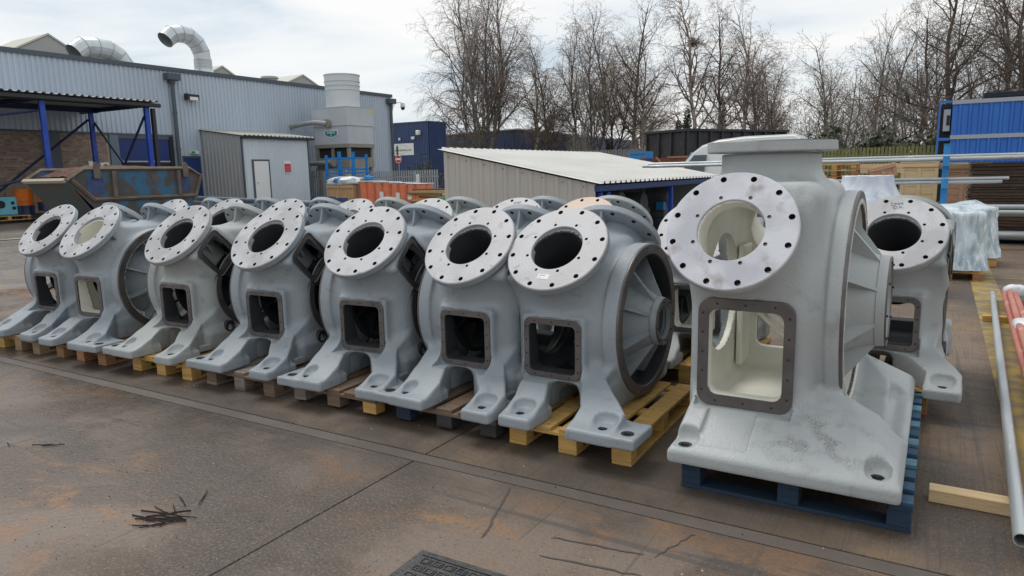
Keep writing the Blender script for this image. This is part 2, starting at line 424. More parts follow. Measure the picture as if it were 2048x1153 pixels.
def ring_mesh(ro, ri, t, mats, seg=96, holes=(), cap_mat=1, cb=.006, depth=None, name='flange'):
    """flat ring, face at z=0, body down to -t; holes = [(n, radius, hole_r, phase)] drilled by boolean"""
    prof = [(ri, -t), (ri, -.004), (ri+.004, 0), (ro-cb, 0), (ro, -cb), (ro, -t+cb), (ro-cb, -t)]
    me = MB().lathe(prof, seg, 0, closed=True).mesh(name, mats[0])
    if holes:
        hb = MB()
        for (n, rr, hr, ph) in holes:
            for k in range(n):
                a = ph+2*PI*k/n; x, y = rr*math.cos(a), rr*math.sin(a)
                hb.tube([(x, y, -(depth or t+.01)), (x, y, .01)], hr, 14)
        cm = hb.mesh('cut', mats[0])
        o = link(bpy.data.objects.new('o', me)); c = link(bpy.data.objects.new('c', cm))
        md = o.modifiers.new('b', 'BOOLEAN'); md.object = c; md.operation = 'DIFFERENCE'; md.solver = 'EXACT'
        bpy.context.view_layer.update()
        me2 = bpy.data.meshes.new_from_object(o.evaluated_get(bpy.context.evaluated_depsgraph_get()))
        bpy.data.objects.remove(o); bpy.data.objects.remove(c); me = me2; me.name = name
    me.materials.clear()
    for m in mats: me.materials.append(m)
    mi = []
    for p in me.polygons:
        c = p.center; rr = math.hypot(c.x, c.y)
        inhole = False
        for (n, hr_, hh, ph) in holes:
            if abs(rr-hr_) < hh*1.05 and abs(p.normal.z) < .5:
                inhole = True
        mi.append(2 if (inhole and len(mats) > 2 and -t+.001 < c.z) else (1 if (p.normal.z > .5 or (rr < ri+.006 and len(mats) > 1 and abs(p.normal.z) < .9)) else 0))
    me.polygons.foreach_set('material_index', mi)
    me.polygons.foreach_set('use_smooth', [True]*len(me.polygons)); me.set_sharp_from_angle(angle=R(28)); me.update()
    return me
def frame_mesh(w, h, iw, ih, ro, ri, t, mat, holes=True, hm=None, nh=(4, 4)):
    """rounded rectangular frame in xz plane, face at y=0 looking to -y, thickness t backwards"""
    def rr(w, h, r, n=6):
        pts = []
        for cx, cz, a0 in ((w/2-r, h/2-r, 0), (-w/2+r, h/2-r, 90), (-w/2+r, -h/2+r, 180), (w/2-r, -h/2+r, 270)):
            for k in range(n+1): a = R(a0+90*k/n); pts.append((cx+r*math.cos(a), cz+r*math.sin(a)))
        return pts
    A = rr(w, h, ro); A2 = rr(w-.008, h-.008, ro-.004); B = rr(iw, ih, ri); n = len(A)
    vs = [(x, t, z) for x, z in A]+[(x, .004, z) for x, z in A]+[(x, 0, z) for x, z in A2]+[(x, 0, z) for x, z in B]+[(x, t, z) for x, z in B]
    fs = []
    for l in range(4):
        for k in range(n):
            k2 = (k+1) % n; fs.append((l*n+k, l*n+k2, (l+1)*n+k2, (l+1)*n+k))
    m = MB(); m.add(vs, fs)
    if holes:
        mx_, mz_ = (w+iw)/4, (h+ih)/4
        ps = []
        for k in range(nh[0]): x = -mx_+2*mx_*(k+.5)/nh[0]; ps += [(x, mz_), (x, -mz_)]
        for k in range(nh[1]): z = -mz_+2*mz_*(k+.5)/nh[1]; ps += [(mx_, z), (-mx_, z)]
        for x, z in ps:
            m.add([(x+.0065*math.cos(PI*j/4), -.0012, z+.0065*math.sin(PI*j/4)) for j in range(8)], [tuple(range(8))], 1)
    me = m.mesh('window_frame', [mat, HOLE], ang=40); return me
# ------------------------------------------------------------------ casting parts
FA = ((-.17, .11), (.29, .77)); FB = ((-.49, -.02), (.24, .50))
def feetboxes(F): return [(a, b, -1.1, -.62, .20) for a, b in F]
VX = .0115
SHAPES = {k: sdf_mesh('casting_'+k, casting_sdf, k, (-.62, -1.06, -.05) if k == 'B' else (-.45, -1.06, -.05), (.60, .66, 1.16) if k == 'B' else (.78, .66, 1.16), VX, feetboxes(F))
          for k, F in (('A', FA), ('B', FB))}
BIG = sdf_mesh('large_casting', big_sdf, None, (-.66, -1.08, -.05), (.66, 1.04, 1.72), .0145, [(-.60, -.36, -1.1, -.78, .25), (.33, .62, -1.1, -.74, .25), (.33, .62, .45, 1.1, .45)])
FLH = ((12, .30, .0165, PI/12), (8, .197, .0105, PI/8))
def flange_mats(p, f): return [p, f, HOLE]
FL = ring_mesh(.335, .171, .052, flange_mats(PAINT, MACH), 96, FLH, name='flange')
def variant(me, mats):
    m = me.copy()
    for i, x in enumerate(mats): m.materials[i] = x
    return m
FL_G = variant(FL, flange_mats(PAINTG, MACH)); FL_P = variant(FL, flange_mats(PAINT, MACHPEACH))
RING_B = ring_mesh(.505, .437, .022, [MACHD, MACHD, HOLE], 96, ((16, .478, .006, .1),), depth=.015, name='ring')
RING_S = ring_mesh(.365, .305, .012, [MACHD, MACHD, HOLE], 72, ((12, .338, .009, .2),), depth=.010, name='ring')
WIN = frame_mesh(.41, .385, .332, .312, .05, .03, .014, MACHD, nh=(3, 4))
DIA = frame_mesh(.345, .285, .265, .205, .045, .028, .010, MACHD, nh=(2, 2))
BIGWIN = frame_mesh(.50, .60, .390, .475, .075, .052, .014, MACHD, nh=(3, 5))
def spider(hr, hb, zt, Rb, zb, Rr, zr, ribs, hubt=.05):
    """cone with hub, axis +z, hub face at zt, flaring to Rb at zb; ribs reach radius Rr"""
    th = .02
    n = 8; prof = []
    for i in range(n+1):
        t = i/n; r_ = hr+(Rb-hr)*(t**1.7); prof.append((r_, zt-.0-(zt-zb)*t if i else zt))
    prof.insert(1, (hr, zt-hubt)); prof = sorted(set(prof), key=lambda p: -p[1])
    prof[0] = (hr-.006, zt); prof.insert(1, (hr, zt-.006))
    inner = [(r_-th-.012, z-.004) for r_, z in reversed(prof[2:])]+[(hb, zt-.03), (hb, zt)]
    cone = MB().lathe(prof+inner, 64, 0, closed=True)
    rb = []
    for k in range(ribs):
        a = 2*PI*(k+.5)/ribs; c, s_ = math.cos(a), math.sin(a); h = .009
        P = [(hr-.01, zt-.035), (Rr, zr), (Rr, zr-.05), (Rb*.9, zb), (hr-.01, zb)]
        m = MB(); m.prism(P, -h, h, ax='x' if 0 else 'z')
        m.v = [((x)*c-(zz)*s_, (x)*s_+(zz)*c, y) for x, y, zz in m.v]; rb.append(m)
    return cone, rb
def spmesh(cone, ribs, mat): return cone.mesh('hub_cone', mat, ang=35), [m.mesh('rib', mat) for m in ribs]
SP = spmesh(*spider(.155, .112, .0, .36, -.30, .435, -.20, 8), PAINT)
SPB = spmesh(*spider(.25, .20, .0, .44, -.38, .54, -.25, 8), PAINTBIG)
HUBF = ring_mesh(.154, .113, .004, [MACHD, MACHD, HOLE], 48, ((8, .134, .005, .2),), depth=.003, name='hub_face')
HUBFB = ring_mesh(.248, .201, .004, [MACHD, MACHD, HOLE], 48, ((8, .225, .006, .2),), depth=.003, name='hub_face')
BUSH = MB().lathe([(.037, 0), (.037, .003), (.030, .004), (.024, .002), (.019, -.012), (.019, -.03), (0, -.03)], 20).mesh('bolt_bush', STEELD, ang=50)
BOSS = MB().lathe([(.056, -.01), (.056, .016), (.050, .022), (.036, .022), (.032, .015), (.024, .015), (.024, .0), (0, .0)], 24).mesh('boss', [MACHD], ang=40)
GUS = MB().prism([(0, -.003), (.115, -.003), (.10, -.02), (.055, -.10), (.03, -.20), (0, -.20)], -.009, .009, ax='y').mesh('gusset', PAINT)
TW = boxm(.075, .012, .030, PAINT, .003)
def setm(o, ms):
    for i, m in enumerate(ms): o.material_slots[i].link = 'OBJECT'; o.material_slots[i].material = m
RX = lambda a: Matrix.Rotation(a, 4, 'X')
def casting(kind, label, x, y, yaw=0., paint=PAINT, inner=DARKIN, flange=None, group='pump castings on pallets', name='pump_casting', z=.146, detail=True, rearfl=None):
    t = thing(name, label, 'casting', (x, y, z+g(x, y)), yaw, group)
    for gn, me in SHAPES[kind]: setm(obj(gn, me, t), [paint, inner])
    fm = flange or (FL_G if paint is PAINTG else FL)
    for s in (1, -1):
        f = obj('flange', (rearfl or fm) if s < 0 else fm, t, (0, -.46*s, 1.03))
        f.matrix_local = Matrix.Translation((0, -.46*s, 1.03)) @ (Matrix.Rotation(0 if s > 0 else PI, 4, 'Z')) @ RX(PI/4)
        for k in range(4):
            q = obj('gusset', GUS, f); q.matrix_local = Matrix.Rotation(PI/2+k*PI/2, 4, 'Z') @ Matrix.Translation((.205, 0, -.05)); setm(q, [paint])
    sx = 1 if kind == 'A' else -1
    b = obj('ring', RING_B, t); b.matrix_local = Matrix.Translation((sx*.442, 0, .52)) @ Matrix.Rotation(sx*PI/2, 4, 'Y')
    b = obj('ring', RING_S, t); b.matrix_local = Matrix.Translation((-sx*.341, 0, .52)) @ Matrix.Rotation(-sx*PI/2, 4, 'Y')
    obj('window_frame', WIN, t, (0, -.540, .39)); o = obj('window_frame', WIN, t, (0, .540, .39)); o.rotation_euler[2] = PI
    for s in (1, -1):
        o = obj('port_frame', DIA, t)
        # frame lies in the side wall, long axis along the neck
        o.matrix_local = Matrix.Translation((-sx*.347, s*(-.325), .850)) @ Matrix.Rotation(-sx*PI/2, 4, 'Z').inverted() @ Matrix.Rotation(sx*s*PI/4, 4, 'Y') if sx < 0 else \
            Matrix.Translation((-sx*.347, s*(-.325), .850)) @ Matrix.Rotation(-PI/2, 4, 'Z') @ Matrix.Rotation(-s*PI/4, 4, 'Y')
    c, rb = SP
    for me in [c]+rb:
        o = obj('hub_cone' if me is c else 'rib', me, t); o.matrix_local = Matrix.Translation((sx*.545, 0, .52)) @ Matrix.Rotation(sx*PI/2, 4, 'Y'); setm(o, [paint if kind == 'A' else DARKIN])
    o = obj('hub_face', HUBF, t); o.matrix_local = Matrix.Translation((sx*.549, 0, .52)) @ Matrix.Rotation(sx*PI/2, 4, 'Y')
    hs = [(-.07, .065)] if 0 else []
    F = ((-.13, .075), (.325, .735)) if kind == 'A' else ((-.46, -.045), (.275, .47))
    hx = [(F[0][0]+F[0][1])/2, F[1][0]+.19, F[1][1]-.07] if kind == 'A' else [F[0][0]+.08, F[0][0]+.22, (F[1][0]+F[1][1])/2]
    for h in hx: obj('bolt_bush', BUSH, t, (h, -.885, .0655))
    if kind == 'B':
        for yy, zz, sc_ in ((-.27, .185, 1.), (-.16, .10, .8)):
            o = obj('boss', BOSS, t, scale=(sc_,)*3); o.matrix_local = Matrix.Translation((.345, yy, zz)) @ Matrix.Rotation(PI/2, 4, 'Y') @ Matrix.Scale(sc_, 4); setm(o, [STEELD])
        box('lug', .345, .39, -.62, -.50, .02, .075, paint, t, .006)
    return t

# ------------------------------------------------------------------ pallets
WOODS = {}
def wood(name, c, c2, r=.75): return M(name, c, r, col2=c2, vs=3.2, lo=.3, hi=.7, stretch=(1, 12, 12), col3=tuple(v*.45 for v in c), vs3=5, lo3=.62, hi3=.8, bump=.25, bs=14)
W_YEL = wood('wood_yellow', (.60, .37, .11), (.42, .25, .08)); W_MID = wood('wood_mid', (.34, .23, .12), (.21, .145, .085)); W_BRN = wood('wood_brown', (.20, .13, .085), (.13, .09, .065)); W_GRY = wood('wood_grey', (.25, .21, .17), (.17, .14, .12))
W_BLUE = wood('wood_blue', (.03, .09, .16), (.02, .055, .11)); W_BLUEL = wood('wood_blue_worn', (.12, .25, .32), (.07, .17, .24)); W_NEW = wood('wood_new', (.62, .46, .27), (.52, .36, .19)); W_OR = wood('wood_orange', (.42, .20, .09), (.30, .14, .06))
W_DBL = wood('wood_dark_blue', (.014, .04, .075), (.009, .025, .05)); W_DK = wood('wood_dark', (.05, .045, .045), (.03, .03, .03))
def pallet(label, x, y, w=.8, l=1.2, mats=(W_YEL,), rz=0., z0=0., group='wooden pallets', nb=5, bot=True, skip=(), hh=.146, topm=None, rev=False, gap=None):
    """x,y: centre of the front edge; w across, l deep; boards run along the depth unless rev"""
    t = thing('pallet', label, 'pallet', (x, y, z0+g(x, y)), rz, group)
    rm = lambda: random.choice(mats)
    if rev: W_, L_ = l, w
    else: W_, L_ = w, l
    Q = (lambda a0, a1, b0, b1: (a0, a1, b0, b1)) if not rev else (lambda a0, a1, b0, b1: (b0-w/2, b1-w/2, a0+l/2, a1+l/2))
    bw = .12 if nb <= 6 else .095
    for k in range(nb):
        if k in skip: continue
        c = -W_/2+bw/2+(W_-bw)*k/(nb-1)
        a = Q(c-bw/2+random.uniform(-.004, .004), c+bw/2, 0+random.uniform(0, .008), L_)
        box('top_board', *a, hh-.022, hh-.001, random.choice(topm) if topm else rm(), t, .002)
    for yy in (0, L_/2-.05, L_-.10): box('stringer_board', *Q(-W_/2+.001, W_/2-.001, yy+.002, yy+.1), hh-.044, hh-.0225, rm(), t, .002)
    for yy in (.003, L_/2-.049, L_-.103):
        for xx in (-W_/2+.002, -.06, W_/2-.122): box('block', *Q(xx, xx+.12, yy, yy+.098), .022, hh-.0445, rm(), t, .003)
    nh = MB()
    for k in range(nb):
        c = -W_/2+bw/2+(W_-bw)*k/(nb-1)
        for yy in (.05, L_/2, L_-.05):
            for dx in (-.025, .028):
                a = Q(c+dx-.004, c+dx+.004, yy-.004, yy+.004); nh.box(a[0], a[1], a[2], a[3], hh-.0015, hh+.0005)
    obj('nail_heads', nh.mesh('nails', STEELD, fix=False), t, kind='stuff')
    if bot:
        for xx in (-W_/2, -.06, W_/2-.12): box('bottom_board', *Q(xx+.001, xx+.121, .002, L_-.002), 0, .0215, rm(), t, .002)
    return t
# ------------------------------------------------------------------ the two rows of castings
row1 = [('B', -7.835, 4.25, .041, 'blue-grey pump casting at the far left end of the front row'),
        ('A', -7.06, 4.25, .047, 'blue-grey pump casting with cream paint inside, second from left in the front row'),
        ('B', -5.79, 4.325, .029, 'blue-grey pump casting third from left in the front row, on a bright yellow pallet'),
        ('B', -4.71, 4.39, .036, 'blue-grey pump casting fourth from the left in the front row, above a brown pallet'),
        ('B', -3.67, 4.40, .057, 'blue-grey pump casting fifth from the left in the front row, middle of the front row'),
        ('B', -2.695, 4.405, -.027, 'blue-grey pump casting directly left of the one carrying a small paper sticker'),
        ('A', -2.035, 4.415, -.023, 'blue-grey pump casting with paper sticker on its flange, its big ribbed ring facing right')]
ROW1 = []
for i, (k, x, y, yw, lab) in enumerate(row1):
    ROW1.append(casting(k, lab, x, y, yw, paint=PAINTG if i == 2 else PAINT, inner=CREAMIN if i == 1 else DARKIN))
row2 = [('B', -7.85, 5.54, .03, 'rear row pump casting at far left, flange top showing before the blue skip'),
        ('A', -7.07, 5.72, .04, 'rear row pump casting, its open flange seen between the third and fourth front castings'),
        ('B', -6.12, 5.74, .04, 'pump casting in the rear row, directly behind the fourth casting of the front row'),
        ('B', -5.18, 5.80, .03, 'rear row pump casting showing before the blue crate and wrapped brown box'),
        ('B', -4.30, 5.90, .03, 'pump casting in the rear row, in front of the orange wrapped drums'),
        ('B', -3.38, 6.04, .0, 'rear row pump casting with purple handwriting on its flange, before the beige shelter'),
        ('A', -2.716, 6.17, .0, 'pump casting in the rear row with a peach-coloured flange face')]
for i, (k, x, y, yw, lab) in enumerate(row2):
    casting(k, lab, x, y, yw, flange=FL_P if i == 6 else None, paint=PAINTG if i in (3, 4, 6) else PAINT, rearfl=FL_G if i == 6 else None)
C10 = casting('B', 'pale grey pump casting half hidden behind the left side of the tall casting', -1.62, 6.05, .0, paint=PAINTG, inner=CREAMIN)
C9 = casting('B', 'pale grey pump casting behind the right side of the tall casting, marked on its flange', -.244, 6.12, -.036, paint=PAINTG, inner=DARKIN)
# sticker and handwriting
INK = M('ink_purple', (.10, .08, .22), .7); PAPER = M('paper', (.80, .79, .84), .6); INKR = M('ink_red', (.5, .12, .15), .6)
f7 = [c for c in ROW1[6].children if c.name.startswith('flange')][0]
st = obj('sticker', boxm(.078, .036, .0008, PAPER), f7, (-.005, -.232, .0008))
obj('print', boxm(.042, .004, .0004, INKR), st, (-.008, .008, .0008)); obj('print', boxm(.006, .005, .0004, INK), st, (-.024, -.008, .0008))
def scrawl(c, lines, px, py, size, mat=INK):
    f = [q for q in c.children if q.name.startswith('flange')][0]
    for i, s in enumerate(lines): obj('handwriting', textm(s, size, mat, .0004), f, (px+i*.012, py-i*size*.85, .0008), (0, 0, .12), kind='stuff')
scrawl(C9, ['CMM', 'O.K.'], -.005, .262, .036)
R2 = [o for o in COL.objects if o.get('label', '').startswith('rear row pump casting with purple')][0]
scrawl(R2, ['CMM', 'O.K.'], -.01, .262, .034)

# the large casting
# boot prints and dirt rubbed into the right half of the skirt
_t = PAINTBIG.node_tree; _b = _t.nodes['Principled BSDF']; _L = _t.links.new
_src = _b.inputs['Base Color'].links[0].from_socket
_tc = _t.nodes.new('ShaderNodeTexCoord'); _vd = _t.nodes.new('ShaderNodeVectorMath'); _vd.operation = 'SUBTRACT'; _vd.inputs[1].default_value = (.17, -.80, .20)
_L(_tc.outputs['Object'], _vd.inputs[0]); _vs = _t.nodes.new('ShaderNodeVectorMath'); _vs.operation = 'MULTIPLY'; _vs.inputs[1].default_value = (2.6, 3.6, 3.); _L(_vd.outputs[0], _vs.inputs[0])
_ln = _t.nodes.new('ShaderNodeVectorMath'); _ln.operation = 'LENGTH'; _L(_vs.outputs[0], _ln.inputs[0])
_mr = _t.nodes.new('ShaderNodeMapRange'); _mr.inputs[1].default_value = .35; _mr.inputs[2].default_value = 1.0; _mr.inputs[3].default_value = 1; _mr.inputs[4].default_value = 0; _L(_ln.outputs['Value'], _mr.inputs[0])
_n = _t.nodes.new('ShaderNodeTexNoise'); _n.inputs['Scale'].default_value = 11; _n.inputs['Detail'].default_value = 6; _L(_tc.outputs['Object'], _n.inputs['Vector'])
_w = _t.nodes.new('ShaderNodeTexWave'); _w.inputs['Scale'].default_value = 26; _w.inputs['Distortion'].default_value = 22; _w.inputs['Detail'].default_value = 2; _L(_tc.outputs['Object'], _w.inputs['Vector'])
_m2 = _t.nodes.new('ShaderNodeMapRange'); _m2.inputs[1].default_value = .47; _m2.inputs[2].default_value = .60; _L(_n.outputs['Fac'], _m2.inputs[0])
_a = _t.nodes.new('ShaderNodeMath'); _a.operation = 'MULTIPLY'; _L(_mr.outputs[0], _a.inputs[0]); _L(_m2.outputs[0], _a.inputs[1])
_c = _t.nodes.new('ShaderNodeMath'); _c.operation = 'MULTIPLY'; _L(_a.outputs[0], _c.inputs[0]); _L(_w.outputs['Fac'], _c.inputs[1])
_x = _t.nodes.new('ShaderNodeMix'); _x.data_type = 'RGBA'; _L(_c.outputs[0], _x.inputs[0]); _L(_src, _x.inputs[6]); _x.inputs[7].default_value = (.19, .185, .175, 1); _L(_x.outputs[2], _b.inputs['Base Color'])
bigc = thing('large_pump_casting', 'tall worn grey casting with boot-scuffed base standing on the blue pallet', 'casting', (BO['x'], BO['y'], .148))
for gn, me in BIG: setm(obj(gn, me, bigc), [PAINTBIG, CREAMIN])
FLB = variant(FL, flange_mats(PAINTBIG, M('machined_face_streaky', (.46, .465, .505), .42, metal=.15, col2=(.60, .605, .65), vs=4, lo=.4, hi=.6, col3=(.30, .27, .26), vs3=9, lo3=.60, hi3=.8, rvar=.15, bump=.06)))
for s in (1, -1):
    f = obj('flange', FLB, bigc); f.matrix_local = Matrix.Translation((-.31, -.70*s, 1.186)) @ Matrix.Rotation(0 if s > 0 else PI, 4, 'Z') @ RX(R(60))
TOPR = ring_mesh(.358, .24, .060, [PAINTBIG, MACHD, HOLE], 96, ((12, .305, .014, .1),), name='top_flange')
obj('top_flange', TOPR, bigc, (-.262, 0, 1.643))
RB2 = ring_mesh(.62, .545, .02, [MACHD, MACHD, HOLE], 110, ((18, .585, .007, .1),), depth=.015, name='ring')
o = obj('ring', RB2, bigc); o.matrix_local = Matrix.Translation((.232, 0, .74)) @ Matrix.Rotation(PI/2, 4, 'Y')
for me in [SPB[0]]+SPB[1]:
    o = obj('hub_cone' if me is SPB[0] else 'rib', me, bigc); o.matrix_local = Matrix.Translation((.395, 0, .75)) @ Matrix.Rotation(PI/2, 4, 'Y')
o = obj('hub_face', HUBFB, bigc); o.matrix_local = Matrix.Translation((.399, 0, .75)) @ Matrix.Rotation(PI/2, 4, 'Y')
obj('window_frame', BIGWIN, bigc, (-.235, -.637, .515)); o = obj('window_frame', BIGWIN, bigc, (-.235, .637, .515)); o.rotation_euler[2] = PI
for pts_ in ([(-.50, .66), (-.22, .42), (.03, .40)], [(-.50, .60), (-.22, .35), (.03, .33)]):
    o = obj('inner_rib', MB().tube([(x_, .545, z_) for x_, z_ in pts_], .016, 6).mesh('rib', CREAMIN, ang=50), bigc)
box('inner_web', -.50, -.46, .30, .52, .2, 1.0, CREAMIN, bigc, .008)
for hx, hy in ((-.46, -.91), (.44, -.89)): obj('bolt_bush', BUSH, bigc, (hx, hy, .0715))

# pallets under them
P_ = [(-7.75, 3.36, (W_MID, W_YEL), 'yellow pallet under the leftmost casting'), (-6.74, 3.42, (W_MID, W_OR), 'yellow pallet under the second casting from the left'),
      (-5.60, 3.48, (W_YEL,), 'bright yellow pallet under the third casting from the left'), (-4.62, 3.50, (W_BRN, W_GRY), 'weathered brown pallet under the fourth casting from the left'),
      (-3.62, 3.51, (W_BRN, W_BRN, W_GRY), 'brown pallet with one yellow corner block under the fifth casting'), (-2.66, 3.53, (W_DK, W_BRN, W_DBL), 'dark pallet with brown and blue boards under the sixth casting'),
      (-1.785, 3.56, (W_YEL,), 'yellow pallet carrying the casting with the big ribbed ring')]
PAL = []
for i, (x, y, ms, lab) in enumerate(P_):
    PAL.append(pallet(lab, x, y, .8 if i > 0 else .78, 1.2, ms, rz=.02 if i < 3 else 0, bot=i not in (4, 5), nb=5, topm=(W_BRN, W_BRN, W_BLUE) if i == 5 else None))
for o in PAL[4].children:
    if o.name.startswith('block') and o.location.x > .2 and o.location.y < .2: o.data = boxm(.12, .095, .0795, W_YEL, .003)
# short bearers so that the rear legs of the deep castings stand on wood: pallets of the rear row
for i, (k, x, y, yw, lab) in enumerate(row2):
    pallet('pallet hidden under the rear row of castings', x+(.1 if k == 'A' else 0), y-.78, .8, 1.2, (W_BRN, W_YEL), group='pallets hidden under the rear row')
pallet('pallet under the half hidden pale casting behind the tall one', -1.60, 5.25, .8, 1.2, (W_YEL,), group='wooden pallets')
pallet('orange-brown pallet under the pale casting at the right', -.40, 5.26, .84, 1.3, (W_OR, W_YEL), group='wooden pallets')
pallet('large worn blue pallet under the tall casting', -.54, 3.46, 1.06, 1.84, (W_DBL,), nb=12, rev=True, topm=(W_BLUEL, W_BLUEL, W_BLUE), group='wooden pallets')
# ------------------------------------------------------------------ ground
def ground_mat(name, tint, brush, wetbase=.20):
    m = bpy.data.materials.new(name); m.use_nodes = True; t = m.node_tree; b = t.nodes['Principled BSDF']; L = t.links.new
    g_ = t.nodes.new('ShaderNodeNewGeometry'); P = g_.outputs['Position']
    def nz(sc_, det=6, st=(1, 1, 1), off=(0, 0, 0), dist=0, rough=.55):
        mp_ = t.nodes.new('ShaderNodeMapping'); mp_.inputs['Scale'].default_value = st; mp_.inputs['Location'].default_value = off; L(P, mp_.inputs[0])
        n = t.nodes.new('ShaderNodeTexNoise'); n.inputs['Scale'].default_value = sc_; n.inputs['Detail'].default_value = det; n.inputs['Distortion'].default_value = dist; n.inputs['Roughness'].default_value = rough
        L(mp_.outputs[0], n.inputs['Vector']); return n.outputs['Fac']
    def mr(s, a, b_, c=0, d=1):
        r = t.nodes.new('ShaderNodeMapRange'); r.interpolation_type = 'SMOOTHSTEP'
        for i, v in enumerate((a, b_, c, d)): r.inputs[i+1].default_value = v
        L(s, r.inputs[0]); return r.outputs[0]
    def mix(a, b_, f):
        q = t.nodes.new('ShaderNodeMix'); q.data_type = 'RGBA'; L(f, q.inputs[0])
        for i, s in ((6, a), (7, b_)):
            if isinstance(s, tuple): q.inputs[i].default_value = (*s, 1)
            else: L(s, q.inputs[i])
        return q.outputs[2]
    def ma(op, a, b_):
        q = t.nodes.new('ShaderNodeMath'); q.operation = op; q.use_clamp = False
        for i, s in ((0, a), (1, b_)):
            if isinstance(s, (int, float)): q.inputs[i].default_value = s
            else: L(s, q.inputs[i])
        return q.outputs[0]
    c = mix(tint[0], tint[1], mr(nz(.75, 9, dist=.7, rough=.62), .42, .58))
    c = mix(c, tint[2], mr(nz(1.5, 10, st=(.6, 1.1, 1), off=(4, 9, 0), dist=1.0, rough=.68), .50, .62))
    c = mix(c, tint[3], ma('MULTIPLY', mr(nz(.42, 7, off=(11, 3, 0), dist=.5), .50, .62), .8))
    sp = mr(nz(70, 4), .50, .66); c = mix(c, tint[4], ma('MULTIPLY', sp, .5))
    sp2 = mr(nz(44, 5, off=(3, 1, 0), rough=.65), .60, .70); c = mix(c, (.025, .024, .024), ma('MULTIPLY', sp2, .75))
    sp3 = mr(nz(80, 2, off=(7, 1, 0)), .70, .74); c = mix(c, (.42, .38, .33), ma('MULTIPLY', sp3, .6))
    # tyre marks and scrapes: long thin bent streaks
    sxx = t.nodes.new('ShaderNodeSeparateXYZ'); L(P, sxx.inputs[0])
    damp_shade = ma('MULTIPLY', mr(sxx.outputs['Y'], 3.15, 4.7, 1, 0), mr(sxx.outputs['X'], -.9, .9, 1, 0)); damp_shade = ma('MULTIPLY', damp_shade, mr(sxx.outputs['Y'], 2.5, 3.25, 0, 1)); damp_shade = ma('MULTIPLY', damp_shade, mr(nz(1.7, 6, dist=.5), .30, .55, .45, 1))
    c = mix(c, (.045, .036, .030), ma('MULTIPLY', damp_shade, .80))  # damp staining plus contact shade along the pallets, both painted into the ground colour
    st1 = mr(nz(1.3, 4, st=(.25, 5.5, 1), off=(2, 5, 0), dist=.9), .60, .66); c = mix(c, (.045, .043, .043), ma('MULTIPLY', st1, .55))
    st2 = mr(nz(1.1, 3, st=(6.5, .22, 1), off=(9, 5, 0), dist=1.1), .62, .67); c = mix(c, (.05, .046, .044), ma('MULTIPLY', st2, .45))
    br = nz(1.0, 2, st=(95, 1.6, 1))
    c = mix(c, (.05, .042, .035), ma('MULTIPLY', mr(br, .50, .68), brush))
    L(c, b.inputs['Base Color'])
    wet = mr(nz(.30, 6, off=(1.5, 8, 0), dist=.4), .34, .54)
    sx = t.nodes.new('ShaderNodeSeparateXYZ'); L(P, sx.inputs[0])
    side = mr(sx.outputs['X'], -6.5, -.5, 1, .12)
    wf = ma('MULTIPLY', wet, side)
    rr = mr(wf, 0, 1, .62, wetbase); L(ma('ADD', rr, ma('MULTIPLY', mr(nz(9, 5), .3, .7), .14)), b.inputs['Roughness'])
    bp = t.nodes.new('ShaderNodeBump'); bp.inputs['Strength'].default_value = .38; bp.inputs['Distance'].default_value = .012
    h = ma('ADD', nz(34, 6), ma('MULTIPLY', nz(3.5, 5), .8)); h = ma('ADD', h, ma('MULTIPLY', br, brush*.8)); h = ma('SUBTRACT', h, ma('MULTIPLY', sp2, .5))
    L(h, bp.inputs['Height']); L(bp.outputs[0], b.inputs['Normal'])
    return m
T1 = ((.168, .128, .102), (.098, .069, .051), (.235, .125, .060), (.055, .044, .036), (.25, .175, .12))
T2 = ((.175, .122, .084), (.118, .082, .058), (.20, .13, .068), (.060, .046, .038), (.22, .16, .11))
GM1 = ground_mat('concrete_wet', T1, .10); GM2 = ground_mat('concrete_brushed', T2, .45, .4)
GM3 = ground_mat('asphalt_yard', ((.19, .165, .15), (.15, .13, .115), (.23, .17, .115), (.10, .088, .078), (.24, .21, .19)), .05, .34)
def axis(a, b, near0, near1, fine, coarse):
    xs = []; x = a
    while x < b: xs.append(x); x += fine if near0 <= x < near1 else coarse
    xs.append(b); return xs
xs = axis(-260, 260, -30, 6, 1., 20); ys = axis(-60, 420, -4, 40, 4., 30)
vs = [(x, y, g(x, y)-.02) for x in xs for y in ys]; ny = len(ys)
fs = [(i*ny+j, (i+1)*ny+j, (i+1)*ny+j+1, i*ny+j+1) for i in range(len(xs)-1) for j in range(ny-1)]
gr_ = MB().add(vs, fs).mesh('ground', GM3); obj('ground', gr_, kind='structure')
SX = [-12.5, -7.5, -2.53, 2.4, 7.3]; SY = [-6.9, -1.9, 3.06, 8.22, 13.2, 18.2]
for i in range(len(SX)-1):
    for j in range(len(SY)-1):
        gp = .004
        x0, x1, y0, y1 = SX[i]+gp, SX[i+1]-gp, SY[j]+gp, SY[j+1]-gp
        if j == 2: y0 = 3.17+gp
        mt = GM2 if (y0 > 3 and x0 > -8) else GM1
        m = MB(); c_ = .003
        m.add([(x0, y0, -.03), (x1, y0, -.03), (x1, y1, -.03), (x0, y1, -.03), (x0, y0, -c_), (x1, y0, -c_), (x1, y1, -c_), (x0, y1, -c_),
               (x0+c_, y0+c_, 0), (x1-c_, y0+c_, 0), (x1-c_, y1-c_, 0), (x0+c_, y1-c_, 0)],
              [(0, 1, 5, 4), (1, 2, 6, 5), (2, 3, 7, 6), (3, 0, 4, 7), (4, 5, 9, 8), (5, 6, 10, 9), (6, 7, 11, 10), (7, 4, 8, 11), (8, 9, 10, 11)])
        obj('concrete_slab', m.mesh('concrete_slab', mt), kind='structure')
